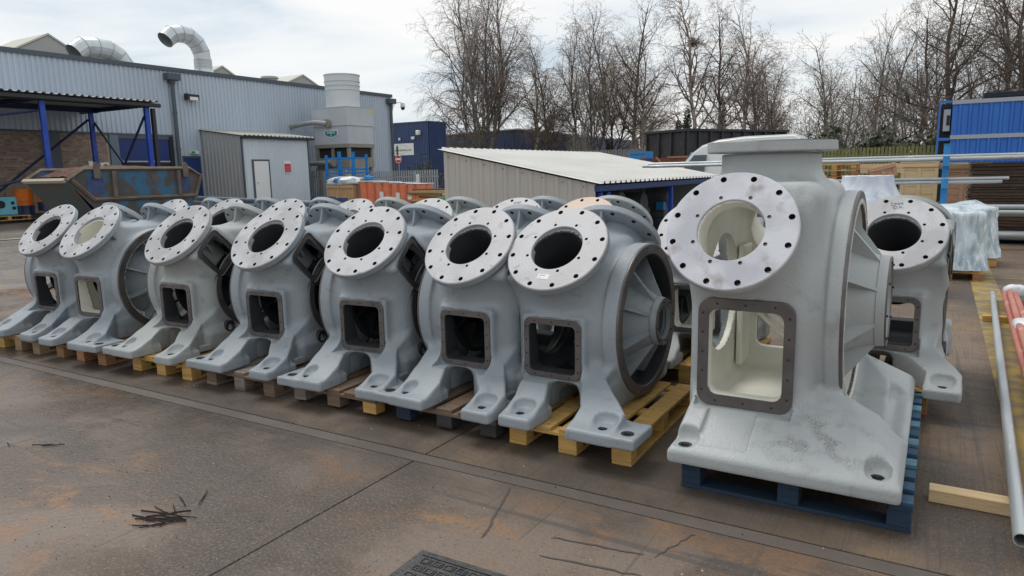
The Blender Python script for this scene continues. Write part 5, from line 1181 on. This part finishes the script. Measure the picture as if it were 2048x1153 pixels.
obj('fan_stack', MB().lathe([(.87, 0), (.86, .4), (.88, .85), (.90, 1.62), (.93, 1.63), (.93, 1.67), (.87, 1.67), (.84, .3)], 44).mesh('fs', STK, ang=40), t, (-1.16, .98, Zt(5.08)))
for zz, r_ in ((.98, .885), (1.20, .895), (1.42, .90)): obj('stack_ring', MB().lathe([(r_, -.02), (r_+.03, 0), (r_, .02)], 44).mesh('sr', STK), t, (-1.16, .98, Zt(5.08)+zz-.1))
lg = obj('badge', MB().prism([(-.46, .16), (.46, .16), (.46, -.10), (0, -.26), (-.46, -.10)], 0, .02, ax='y').mesh('lg', SGW), t, (-1.18, .005, Zt(3.78)))
obj('badge_field', MB().prism([(-.41, .12), (.41, .12), (.41, -.08), (0, -.20), (-.41, -.08)], -.006, 0, ax='y').mesh('lg', TEAL), lg)
o = obj('lettering', textm('EVAPCO', .15, SGW, .001, bold=.004), lg, (0, -.008, .03), (PI/2, 0, 0), kind='stuff'); box('badge_bar', -.02, .02, -.010, -.007, -.22, -.03, SGW, lg)
box('yellow_label', -.01, .006, 1.74, 1.9, Zt(4.8), Zt(4.98), SGY, t)
PIP = M('pipe_grey', (.36, .37, .35), .5, col2=(.28, .28, .26), vs=3)
t = thing('steam_pipe', 'grey pipe bending from the cooling tower down to the lean-to shed', 'pipe', (-27.1, 27.1, 4.28)); obj('pipe', MB().tube([(0, -.05, 0), (-.6, -.25, .06), (-1.2, -.3, .04), (-3.0, -.3, -.12), (-3.08, -.3, -.5), (-3.08, -.3, -.95)], .115, 12).mesh('p', PIP, ang=40), t); obj('flange', MB().lathe([(0, 0), (.22, 0), (.22, .08), (0, .08)], 16).mesh('f', TWD, ang=40), t, (.0, .02, 0), (PI/2, 0, 0))
t = thing('lower_pipe', 'grey horizontal pipe with flange entering the tower basin', 'pipe', (-26.9, 27.0, 2.30)); obj('pipe', MB().tube([(.0, 0, 0), (-1.9, 0, -.02)], .12, 12).mesh('p', PIP, ang=40), t); obj('flange', MB().lathe([(0, 0), (.21, 0), (.21, .10), (0, .10)], 16).mesh('f', TWD, ang=40), t, (.1, 0, 0), (0, PI/2, 0))
# palisade fences
PAL_ = M('palisade', (.36, .39, .40), .5, metal=.1, col2=(.30, .33, .34), vs=3)
def palisade(lab, p, q, h=1.65, pitch=.145, z=.2, mat=PAL_):
    p, q = Vector((*p, z)), Vector((*q, z)); d = q-p; L_ = d.length; a = math.atan2(d.y, d.x); t = thing('palisade_fence', lab, 'fence', p, a)
    me = MB().prism([(-.042, 0), (.042, 0), (.042, h-.04), (.02, h), (-.02, h), (-.042, h-.04)], -.006, .006, ax='y').mesh('pale', mat)
    for i in range(int(L_/pitch)+1): obj('pale', me, t, (i*pitch, 0, 0), (0, 0, random.uniform(-.04, .04)))
    for zz in (.35, h-.30): box('rail', 0, L_, .008, .05, zz-.025, zz+.025, mat, t)
    for i in range(int(L_/2.7)+1): box('post', i*2.7-.04, i*2.7+.04, .051, .12, 0, h-.05, mat, t)
    return t
palisade('grey steel palisade fence right of the cooling tower, behind the orange drums', (-23.7, 26.4), (-19.45, 26.1), h=1.62); palisade('grey palisade fence in front of the cooling tower legs', (-29.0, 26.45), (-23.9, 26.42), h=1.72)
t = thing('fence_notice', 'white rounded notice on the right palisade fence', 'sign', (-20.62, 26.1, 1.42)); box('panel', -.10, .10, 0, .012, -.20, .20, SGW, t, .005)
t = thing('hazard_notice', 'yellow diamond notice on the palisade fence before the tower', 'sign', (-25.1, 26.38, 1.55)); o = box('panel', -.13, .13, 0, .012, -.13, .13, SGY, t); o.rotation_euler = (0, PI/4, 0)
# blue stillage frame and wrapped loads
FB_ = M('frame_blue', (.012, .20, .56), .45)
t = thing('blue_steel_frame', 'bright blue tubular stillage frame in front of the cooling tower', 'steel frame', (-24.5, 24.3, .3))
for x, r_ in ((0, .04), (.82, .07), (1.64, .04)):
    for y in (0, .9): box('upright', x-r_, x+r_, y-.05, y+.05, 0, 2.28 if x != .82 else 2.42, FB_, t)
for zz in (.75, 1.45, 1.62, 2.12):
    for y in (0, .9): box('rail', -.04, 1.72, y-.075 if y == 0 else y+.051, y-.051 if y == 0 else y+.075, zz-.035, zz+.035, FB_, t)
for x in (0, 1.68):
    for zz in (.75, 1.45, 2.12): box('side_rail', x-.02, x+.02, .051, .849, zz-.03, zz+.03, FB_, t)
ORW = M('drum_orange_wrapped', (.80, .16, .02), .45, col2=(.80, .28, .12), vs=4, lo=.5, hi=.75, col3=(.82, .60, .52), vs3=6, lo3=.66, hi3=.74); CAR = M('carton_brown', (.52, .34, .19), .7, col2=(.46, .29, .16), vs=3)
FLMW = M('film_clear', (.75, .77, .78), .2, alpha=.10, bump=.8, bs=10)
for k in range(4):
    x = -20.75+k*.86; pallet('pallet under the wrapped orange drums, load %s from the left' % ('first', 'second', 'third', 'fourth')[k], x, 22.7, .84, .86, (W_YEL, W_GRY), group='pallets under the wrapped drums')
    for dx in (-.205, .205):
        for dy in (.22, .64): 
            t = thing('drum', 'plain orange drum inside the clear wrapped pallet load, one of four', 'drum', (x+dx, 22.7+dy, g(x, 23)+.147), 0, 'orange drums in the wrapped pallet loads'); obj('shell', MB().lathe([(0, 0), (.20, 0), (.205, .3), (.215, .31), (.205, .32), (.205, .6), (.215, .61), (.205, .62), (.20, .90), (0, .90)], 20).mesh('dr', ORW, ang=40), t)
    o = box('film_wrap', x-.43, x+.43, 22.69, 23.57, g(x, 23)+.15, g(x, 23)+1.06, FLMW, None, .05); tag(o, 'clear stretch film round the orange drums, %s load from the left' % ('first', 'second', 'third', 'fourth')[k], 'film wrap', 'film wraps on the drum loads')
    o = box('load_cover', x-.42, x+.42, 22.70, 23.56, g(x, 23)+1.062, g(x, 23)+1.09, WRAP, None, .01); tag(o, 'white top sheet on the wrapped orange drums, %s load from the left' % ('first', 'second', 'third', 'fourth')[k], 'cover sheet', 'cover sheets on the drum loads')
    if k in (1, 2, 3): tag(box('label_sheet', x-.05 if k < 3 else x-.30, x+.15 if k < 3 else x-.10, 22.675, 22.685, g(x, 23)+.45, g(x, 23)+.68, SGW), 'white paper label on the %s drum load from the left' % ('first', 'second', 'third', 'fourth')[k], 'label')
for k in range(2): crate('brown carton on a pallet left of the orange drums, %s one' % ('left', 'right')[k], -22.85+k*.78, -22.1+k*.78, 22.6, 23.4, .30, 1.22, CAR, lid=False, batt=True, cat='carton', grp='brown cartons left of the drums')
tag(blob('plastic_sheet', -22.1, 23.0, 1.38, .85, .45, .20, WRAP, 9, .35), 'white and clear plastic sheet heaped on the brown cartons', 'plastic sheet'); tag(blob('blue_bundle', -22.25, 22.75, 1.42, .26, .2, .14, SBL, 12, .3), 'bright blue plastic bundle on the brown cartons', 'bundle')
tag(blob('blue_bundle', -20.9, 23.1, 1.52, .20, .2, .09, SBL, 13, .3), 'small bright blue bundle on top of the first drum load', 'bundle')
for (x, y, w_, lb) in ((-19.9, 19.6, .62, 'blue open plastic crate low in front of the brown cartons'), (-19.1, 19.5, .42, 'crumpled blue plastic crate with orange item beside the open blue crate')):
    t = thing('blue_crate', lb, 'crate', (x, y, g(x, y)+.30)); 
    box('front', -w_/2, w_/2, -.2, -.18, .0, .30, SKB, t, .005); box('back', -w_/2, w_/2, .18, .2, 0, .30, SKB, t, .005); box('side', -w_/2, -w_/2+.02, -.179, .179, 0, .30, SKB, t); box('side', w_/2-.02, w_/2, -.179, .179, 0, .30, SKB, t); box('bottom', -w_/2+.021, w_/2-.021, -.179, .179, 0, .02, SKB, t)
    tag(box('support_box', x-w_/2, x+w_/2, y-.25, y+.25, g(x, y), g(x, y)+.295, W_GRY), 'grey wooden box under the '+('left' if w_ > .5 else 'right')+' blue crate', 'box')
t = thing('green_tub', 'white and green round tub beside the beige shelter wall', 'tub', (-14.0, 19.0, .45)); obj('shell', MB().lathe([(0, 0), (.17, 0), (.19, .36), (0, .36)], 20).mesh('tub', SGW, ang=40), t); obj('lid', MB().lathe([(0, .42), (.20, .42), (.205, .30), (.192, .30)], 20).mesh('lid', GRN, ang=40), t); obj('band', MB().lathe([(.176, .0), (.178, .06)], 20).mesh('b', GRN), t)
tag(box('support_box', -14.6, -13.6, 18.7, 19.3, 0, .449, W_GRY), 'grey box under the green and white tub', 'box')
for k in range(7):
    o = box('scrap_plank', -16.6, -14.9, 20.5, 20.62, .0, .07, W_YEL if k % 2 else W_BRN, None, .003); o.location = (-15.9+random.uniform(-.3, .3), 20.9+random.uniform(-.3, .4), .62+k*.075-.03*0); o.rotation_euler = (0, random.uniform(-.05, .05), random.uniform(-.4, .4)); tag(o, 'loose wooden plank in the untidy pile right of the drums', 'plank', 'planks in the untidy pile')
tag(box('plank_table', -16.6, -15.2, 20.5, 21.3, 0, .58, W_GRY), 'low box carrying the untidy plank pile', 'box')
# blue unit with sign, road sign, camera
NVC = M('cladding_navy', (.020, .045, .13), .45, col2=(.028, .058, .155), vs=.6)
t = thing('blue_unit', 'dark blue ribbed industrial unit with a white company sign', 'building', (-52.3, 50, 0)); corr('wall_sheet', 14.2, 6.02, .28, .04, NVC, t, (0, 0, 0), flat=.55); box('core', .05, 14.15, .02, 2.5, 0, 5.95, NVC, t); box('coping', -.05, 14.25, -.08, 2.6, 6.021, 6.12, TRIM, t)
corr('side_sheet', 2.5, 6.02, .28, .04, NVC, t, (14.2, 0, 0), rz=PI/2, flat=.55)
SX_ = -42.35+52
sgn = box('sign_board', SX_, SX_+2.9, -.075, -.045, 3.28, 4.30, SGW, t)
o = obj('lettering', textm('EDM ENGINEERING LTD', .22, TXT, .002, bold=.003), sgn, (0.0, -.02, -.08), (PI/2, 0, 0), kind='stuff')
def ell(cx, cz, a, b_, w_, t0, t1, mat, n=36):
    m = MB(); v = []
    for i in range(n+1):
        th = R(t0+(t1-t0)*i/n); v += [(cx+(a)*math.cos(th), -.018, cz+b_*math.sin(th)), (cx+(a-w_)*math.cos(th), -.018, cz+(b_-w_)*math.sin(th))]
    m.add(v, [(2*i, 2*i+1, 2*i+3, 2*i+2) for i in range(n)]); return obj('sign_arc', m.mesh('arc', mat), sgn)
ell(-.15, .0, 1.05, .42, .025, 20, 200, GREYT); ell(-.15, -.02, 1.05, .36, .025, 200, 340, PNK)
obj('sign_mark', MB().prism([(-.10, 0), (-.05, 0), (0, .18), (.05, 0), (.10, 0), (.02, .27), (-.02, .27)], -.020, -.016, ax='y').mesh('mk', TXT), sgn, (-.35, 0, .10))
o = obj('small_lettering', textm('SPARK EROSION', .09, PNK, .002), sgn, (0, -.02, -.30), (PI/2, 0, 0)); bpy.data.objects.remove(o)
for (x, z, w_, lb) in ((-40.95, 4.68, .16, 'small pale square lamp'), (-39.45, 4.72, .34, 'half-round pale fitting')): box('wall_fitting', x-w_/2+52, x+w_/2+52, -.2, -.045, z-.12, z+.12, LMP, t, .03)
box('wall_lamp', -38.95+52, -38.6+52, -.4, -.045, 4.95, 5.35, LMP, t, .05)
t = thing('no_entry_sign', 'round red no entry sign with white bar before the dark blue unit', 'road sign', (-37.9, 45.6, .2)); obj('disc', MB().lathe([(0, 0), (.30, 0), (.30, .012), (0, .012)], 32).mesh('disc', SGR, ang=40), t, (0, -.03, 2.65), (PI/2, 0, 0)); obj('border', MB().lathe([(.295, -.001), (.325, -.001), (.325, .016), (.295, .016)], 32, closed=True).mesh('bd', SGW), t, (0, -.028, 2.65), (PI/2, 0, 0)); box('bar', -.23, .23, -.050, -.044, 2.58, 2.72, SGW, t); rod('post', (0, .02, 0), (0, .02, 2.9), .035, PAL_, t, 8)
tag(box('dark_post', -38.6, -38.48, 46.2, 46.3, .2, 3.9, STEELD), 'thin dark post rising behind the round no entry sign', 'post')
t = thing('security_camera', 'white and black dome camera on a curved bracket at the factory corner', 'camera', (XW+.15, 35.0, 4.8)); obj('bracket', MB().tube([(0, -.1, -.6), (0, -.1, .6), (0, 0, .95), (.0, .25, 1.20), (.0, .6, 1.27), (0, .95, 1.24)], .03, 8).mesh('b', SGW), t); obj('housing', MB().lathe([(0, .14), (.12, .12), (.15, 0), (.15, -.12)], 18).mesh('h', SGW, ang=40), t, (0, .95, 1.12)); obj('dome', MB().lathe([(.13, 0), (.12, -.10), (.07, -.17), (0, -.19)], 18).mesh('d', BLACKP, smooth=True), t, (0, .95, 1.0))
FARB = M('far_navy', (.028, .05, .115), .6, col2=(.035, .065, .14), vs=.3); FARR = M('far_roof', (.10, .11, .12), .7)
t = thing('far_warehouse', 'long low dark blue warehouse with shallow gable behind the trees', 'building', (-53, 70, 0))
obj('gable_wall', MB().prism([(0, 0), (19.5, 0), (19.5, 5.2), (12.2, 6.25), (0, 5.95)], 0, 18, ax='y').mesh('gw', FARB), t); obj('roof_edge', MB().tube([(0, -.05, 5.98), (12.2, -.05, 6.28), (19.6, -.05, 5.25)], .14, 4).mesh('re', FARR), t)
for k in range(16): box('wall_rib', .6+k*1.2, .68+k*1.2, -.05, -.002, 0, 5.1, FARR, t)
# ------------------------------------------------------------------ bare winter trees
BK = {k: M('bark_'+k, c, .85, col2=tuple(v*.55 for v in c), vs=3, lo=.42, hi=.6, stretch=(1, 1, 2.5)) for k, c in dict(birch=(.50, .44, .37), brown=(.115, .085, .065), dark=(.075, .06, .05), grey=(.20, .175, .15)).items()}
TWG = {k: M('twig_'+k, c, .9) for k, c in dict(birch=(.25, .19, .165), brown=(.22, .165, .125), dark=(.16, .125, .10), grey=(.27, .235, .19)).items()}
def tubes(segs, n):
    """segs: array (m,8) p0 p1 r0 r1 -> verts, faces"""
    S = np.array(segs); p0, p1, r0, r1 = S[:, :3], S[:, 3:6], S[:, 6], S[:, 7]
    d = p1-p0; d /= np.linalg.norm(d, axis=1, keepdims=True)+1e-9
    a = np.where(np.abs(d[:, 2:3]) < .9, np.array([[0, 0, 1.]]), np.array([[1., 0, 0]])); u = np.cross(a, d); u /= np.linalg.norm(u, axis=1, keepdims=True); v = np.cross(d, u)
    m = len(S); V = np.zeros((m, 2*n, 3))
    for k in range(n):
        o = u*math.cos(2*PI*k/n)+v*math.sin(2*PI*k/n); V[:, k] = p0+o*r0[:, None]; V[:, n+k] = p1+o*r1[:, None]
    F = np.array([(k, (k+1) % n, n+(k+1) % n, n+k) for k in range(n)]); F = (F[None]+(np.arange(m)*2*n)[:, None, None]).reshape(-1, 4)
    return V.reshape(-1, 3), F
def qmesh(name, V, F, mat):
    me = bpy.data.meshes.new(name); me.vertices.add(len(V)); me.vertices.foreach_set('co', V.astype(np.float32).ravel()); me.loops.add(F.size); me.loops.foreach_set('vertex_index', F.astype(np.int32).ravel())
    me.polygons.add(len(F)); me.polygons.foreach_set('loop_start', np.arange(0, F.size, 4, dtype=np.int32)); me.update(calc_edges=True); me.polygons.foreach_set('use_smooth', np.ones(len(F), bool)); me.materials.append(mat); return me
def grow_tree(seed, h, kind, stems=1, spread=.55, droop=0., dens=1., twk='brown', lean=(0, 0), bk='brown', first=.22, tw=1.):
    r = random.Random(seed); T, B, W = [], [], []
    def rv(k): return Vector((r.gauss(0, k), r.gauss(0, k), r.gauss(0, k)))
    def branch(p, d, L, rad, lvl, store):
        n = max(2, int(L/(.55 if lvl < 2 else .38 if lvl == 2 else .26))); st = L/n; q = p.copy(); ch = []; wob = .05 if lvl == 0 else .13
        for i in range(n):
            t_ = (i+1)/n; trop = Vector((0, 0, (.08 if lvl == 0 else .045 if lvl == 1 else .03)-droop*(1.0 if lvl >= 2 else .0)*(.25+t_*.5)))
            d = (d+rv(.07 if lvl == 0 else .13)+trop*.9).normalized(); q2 = q+d*st; ra, rb = rad*(1-.82*(i/n)), rad*(1-.82*t_)
            mn = .0048 if lvl >= 3 else .008
            (T if lvl == 0 else B if lvl == 1 else W).append((*q, *q2, max(ra, mn), max(rb, mn*.8))); q = q2
            if lvl < 4: ch.append((q.copy(), d.copy(), t_, rb))
        if lvl >= 4: return
        base = {0: first, 1: .15, 2: .08, 3: .05}[lvl]
        dens_ = dens*.86
        cnt = {0: int((11+h*.9)*dens), 1: int((4+L*2.1)*dens_), 2: int((3+L*2.7)*dens_), 3: int((2+L*2.8)*dens_) if L > .35 else 0}[lvl]
        for k in range(cnt):
            t_ = base+(1-base)*(k+r.random())/cnt; j = min(len(ch)-1, int(t_*len(ch))); pp, dd, tt, rr = ch[j]
            az = r.uniform(0, 2*PI); u = dd.orthogonal().normalized(); vv = dd.cross(u); side = u*math.cos(az)+vv*math.sin(az)
            sp_ = spread*(1.25-.4*t_) if lvl == 0 else spread*1.15+.08; nd = (dd*math.cos(sp_*1.25)+side*math.sin(sp_*1.25)).normalized()
            if lvl == 0: LL = h*.44*(1-.55*abs(t_-.35))*(1.05-t_*.6)*r.uniform(.7, 1.2)
            else: LL = L*{1: .46, 2: .48, 3: .55}[lvl]*(1.15-.6*t_)*r.uniform(.6, 1.2)
            branch(pp, nd, max(LL, .22), max(rr*.62, .009), lvl+1, None)
    for s in range(stems):
        a = 2*PI*s/stems+r.uniform(0, 1); k = .0 if stems == 1 else .16
        branch(Vector((.18*math.cos(a)*(stems > 1), .18*math.sin(a)*(stems > 1), -.1)), Vector((lean[0]+k*math.cos(a), lean[1]+k*math.sin(a), 1)).normalized(), h*r.uniform(.88, 1.), h*.0125*(1 if stems == 1 else .8), 0, None)
    B2 = [b for b in W if b[6] > .016]; W2 = [b for b in W if b[6] <= .016]
    m1 = qmesh('trunk', *tubes(T, 8), BK[bk]); m2 = qmesh('limbs', *tubes(B+B2, 5), BK[bk] if bk != 'birch' else TWG['birch']); m3 = qmesh('twigs', *tubes(W2, 3), TWG[twk]) if W2 else None
    return m1, m2, m3, len(T)+len(B)+len(W)
SPEC = dict(
    birchA=dict(seed=1, h=17, stems=3, spread=.38, droop=.5, twk='birch', bk='grey', dens=.95, kind=0), birchB=dict(seed=5, h=14.5, stems=1, spread=.42, droop=.6, twk='birch', bk='birch', lean=(-.12, 0), kind=0),
    alderA=dict(seed=11, h=15.5, stems=1, spread=.58, twk='brown', bk='brown', dens=1., kind=0), alderB=dict(seed=13, h=13, stems=2, spread=.5, twk='dark', bk='dark', kind=0),
    birchC=dict(seed=17, h=16, stems=1, spread=.40, droop=.55, twk='birch', bk='birch', dens=1.05, kind=0), slim=dict(seed=23, h=12, stems=2, spread=.42, twk='grey', bk='grey', kind=0),
    oak=dict(seed=31, h=15, stems=1, spread=.78, twk='dark', bk='brown', dens=1.05, lean=(-.30, 0), first=.12, kind=0), young=dict(seed=37, h=9, stems=1, spread=.75, twk='brown', bk='dark', dens=.9, kind=0), bushy=dict(seed=41, h=8.5, stems=4, spread=.6, twk='grey', bk='grey', dens=.8, first=.1, kind=0),
    scrub=dict(seed=47, h=5.5, stems=5, spread=.62, twk='brown', bk='brown', dens=.75, first=.08, kind=0))
TM = {k: grow_tree(**v) for k, v in SPEC.items()}
print('TREE SEGS', {k: v[3] for k, v in TM.items()})
TL = {'birchA': 'multi-stemmed birch', 'birchB': 'pale leaning birch', 'alderA': 'tall brown alder', 'alderB': 'dark twin-stemmed tree', 'birchC': 'pale-trunked birch', 'slim': 'slim grey tree', 'oak': 'broad bare tree', 'young': 'small dark tree', 'bushy': 'bushy bare tree', 'scrub': 'low scrub tree'}
def tree(kind, x, y, where, s=1., rz=0., z=0.):
    t = thing('bare_tree', TL[kind]+' '+where, 'tree', (x, y, z), rz, 'bare trees behind the yard'); t.scale = (s, s, s)
    a, b_, c, _ = TM[kind]; obj('trunk', a, t); obj('limbs', b_, t, kind='stuff')
    if c: obj('twigs', c, t, kind='stuff')
    return t
LEAFD = M('ivy_leaf', (.025, .045, .018), .6, col2=(.04, .06, .025), vs=4)
TRS = [  # px in the photograph at y ~ 300, distance, kind
    (1.00, -42.6, 61, 'bushy', 'standing furthest left, beside the dark blue unit', 1.0), (1.22, -38.9, 60, 'birchA', 'left of the leaning white birch, behind the beige shelter', .5), (1, -35.0, 62, 'birchB', 'in the middle, over the far blue warehouse', 2.6), (1., -36.2, 57, 'young', 'before the far blue warehouse, right of the birches', 1.),
    (.95, -27.4, 60, 'slim', 'right of the far blue warehouse', 1.), (.98, -26.3, 61.5, 'alderB', 'right of the slim pair, left of the tallest alder', 2.), (1.03, -22.6, 58, 'alderA', 'left of the black container', .3), (.75, -24.7, 66, 'alderA', 'further back, between the slim tree and the tallest alder', 2.1),
    (1.05, -18.5, 60, 'birchC', 'directly above the left end of the black container', 1.2), (.95, -16.2, 62, 'alderA', 'behind the middle of the black container', 4.), (.88, -14.2, 60, 'birchC', 'above the right half of the black container', 2.), (.82, -12.4, 61, 'slim', 'above the right end of the black container', .8),
    (.9, -10.3, 57, 'young', 'in the gap of sky right of the black container', 0.), (.98, -6.6, 56, 'young', 'with an upright trunk above the mossy fence', 2.2), (.95, -3.6, 58, 'slim', 'curving above the mossy fence left of the blue cabin', 3.), (1.08, 1.6, 50, 'oak', 'above the blue cabin', 0.), (1.0, 4.6, 52, 'oak', 'at the far right edge above the blue cabin', 1.5), (1.0, 6.2, 58, 'alderA', 'at the far right, furthest back', .4),
    (.8, -30.8, 64, 'bushy', 'behind the right end of the far warehouse', 2.), (.8, -47.5, 66, 'bushy', 'far back left of the others, above the blue unit roof', .2), (.9, -1.0, 62, 'alderB', 'behind the blue cabin left corner', 1.),
    (1., -44.5, 63, 'scrub', 'low beside the dark blue unit', 1.), (.95, -40.8, 62, 'birchA', 'left half of the birch clump by the blue unit', 2.5), (.85, -32.0, 60, 'alderA', 'over the right end of the far warehouse', 3.), (.85, -33.5, 64, 'slim', 'behind the right end of the far warehouse roof', 2.),
    (.95, -29.2, 63, 'birchA', 'between the far warehouse and the slim pair', 1.7), (.9, -23.6, 61, 'birchB', 'just left of the tallest alder', 3.3), (.85, -13.3, 63, 'birchB', 'behind the container right half', .4), (.62, -11.4, 60, 'birchC', 'small one in the gap right of the container', 5.), (.75, -8.2, 62, 'alderA', 'behind the sky gap', 2.2), (.8, -5.0, 60, 'bushy', 'behind the mossy fence middle', 4.), (.82, -2.2, 55, 'oak', 'left of the blue cabin corner', 2.9), (1.0, 3.2, 57, 'alderA', 'above the blue cabin middle', 1.9)]
for (s, x, y, k, wh, rz) in TRS: tree(k, x, y, wh, s, rz)
r_ = random.Random(9)
wheres = ['left of the small blue skip', 'at the left of the black container', 'behind the black container', 'right of the black container', 'above the left half of the mossy fence', 'above the right half of the mossy fence', 'behind the blue cabin', 'at the far right edge']
for i in range(26):
    x = -24+i*1.25+r_.uniform(-.5, .5); y = r_.uniform(46, 58); k = 'scrub' if i % 3 else 'bushy'
    if x < -9 and i % 3: continue
    s = r_.uniform(.7, 1.05)*(1.0 if x > -9 else .75)
    o = tree(k, x, y, '', s, r_.uniform(0, 6)); o['label'] = ('low bare scrub bush growing '+wheres[int((x+24)/32.5*8) % 8] if k == 'scrub' else 'bushy bare undergrowth '+wheres[int((x+24)/32.5*8) % 8]); o['group'] = 'bare scrub behind the fence' if k == 'scrub' else 'bushy undergrowth behind the fence'; o.name = 'bare_shrub'; o['category'] = 'shrub'
# nest, far wood and evergreen undergrowth
nb = []
for i in range(220):
    a = Vector((r_.gauss(0, .22), r_.gauss(0, .22), r_.gauss(0, .16))); d = Vector((r_.gauss(0, 1), r_.gauss(0, 1), r_.gauss(0, .4))).normalized()*.3; nb.append((*(a-d), *(a+d), .014, .01))
tag(obj('birds_nest', qmesh('nest', *tubes(nb, 3), TWG['dark']), None, (-18.2, 60, 11.8)), 'dark round bird nest high in the tall pale birch', 'nest')
ws = []
for i in range(15000):
    x = r_.uniform(-30, 16); u = r_.random(); hmax = 6.5+1.5*math.sin(x*.35)+max(0, (x+12)*.45); z = hmax*(u**1.25)+.2
    if x < -9 and r_.random() < .7: continue
    y = r_.uniform(64, 76); d = Vector((r_.gauss(0, .7), r_.gauss(0, .5), r_.uniform(.1, 1.3))).normalized()*r_.uniform(.35, 1.1); ws.append((x, y, z, x+d.x, y+d.y, z+d.z, r_.uniform(.010, .028), .007))
tag(obj('far_wood', qmesh('wood', *tubes(ws, 3), TWG['brown']), None, kind='stuff'), 'far bare winter woodland massed behind the nearer trees', 'wood')
HG = MB()
def leafclump(cx, cy, cz, sx, sy, sz, n, s, M_, rr):
    for i in range(n):
        d = Vector((rr.gauss(0, 1), rr.gauss(0, 1), rr.gauss(0, 1))).normalized()*rr.random()**.4; p = Vector((cx+d.x*sx, cy+d.y*sy, cz+d.z*sz)); a = Vector((rr.gauss(0, 1), rr.gauss(0, 1), rr.gauss(0, 1))).normalized()*s*rr.uniform(.5, 1.3); b_ = a.orthogonal().normalized()*s*.6
        M_.add([tuple(p-a), tuple(p+b_), tuple(p+a), tuple(p-b_)], [(0, 1, 2, 3)])
LG = M('evergreen_leaf', (.030, .038, .018), .7, col2=(.055, .058, .030), vs=1.5, col3=(.10, .09, .05), vs3=4, lo3=.55, hi3=.7)
def shrub(lab, x, y, w_, h_, n, s=.16, mat=LG, nm='evergreen_shrub', z=0):
    m = MB(); rr = random.Random(int(x*10)); k = 9
    for i in range(k): leafclump(rr.uniform(-w_/2, w_/2), rr.uniform(-1, 1), rr.uniform(.3, .75)*h_, w_*.22, 1.0, h_*.27, n//k, s, m, rr)
    return tag(obj(nm, m.mesh('leaves', mat, fix=False), None, (x, y, z)), lab, 'shrub')
for i, x in enumerate((-8.8, -6.4, -4.0, -1.8)): shrub('dark evergreen undergrowth above the mossy fence, '+('left end', 'left of middle', 'right of middle', 'beside the blue cabin')[i], x, 44, 3.6, (3.3, 3.9, 4.2, 3.8)[i], 1500)
shrub('red-brown leafed shrub right of the black container', -12.0, 47, 2.6, 4.2, 620, .10, M('leaf_russet', (.20, .075, .04), .8, col2=(.13, .06, .035), vs=2), 'russet_shrub')
shrub('dark ivy-clad bush right of the dark blue unit', -35.2, 46.0, 3.2, 3.4, 500, .10, M('leaf_olive', (.07, .065, .035), .8), 'ivy_bush'); 
for (x, y, z0, z1, lb) in ((-18.55, 60, 3.5, 6.8, 'lower trunk of the tall pale birch'), (-20.3, 63, 3.2, 6, 'twin-stemmed tree behind the container'), (-16.2, 62, 4, 7.5, 'alder behind the container'), (-26.3, 61.5, 2, 4.5, 'twin-stemmed tree right of the warehouse')):
    m = MB(); rr = random.Random(int(z1*10)); leafclump(0, 0, (z0+z1)/2, .36, .36, (z1-z0)/2, 420, .12, m, rr); tag(obj('ivy', m.mesh('ivy', LEAFD, fix=False), None, (x, y, 0)), 'dark ivy climbing the '+lb, 'ivy')
t = thing('far_lamp_post', 'thin grey lamp post far behind the yard among the trees', 'lamp post', (-27.9, 66, 0)); rod('mast', (0, 0, 0), (0, 0, 7.2), .06, PAL_, t, 6); box('head', -.1, .4, -.08, .08, 7.15, 7.25, PAL_, t)
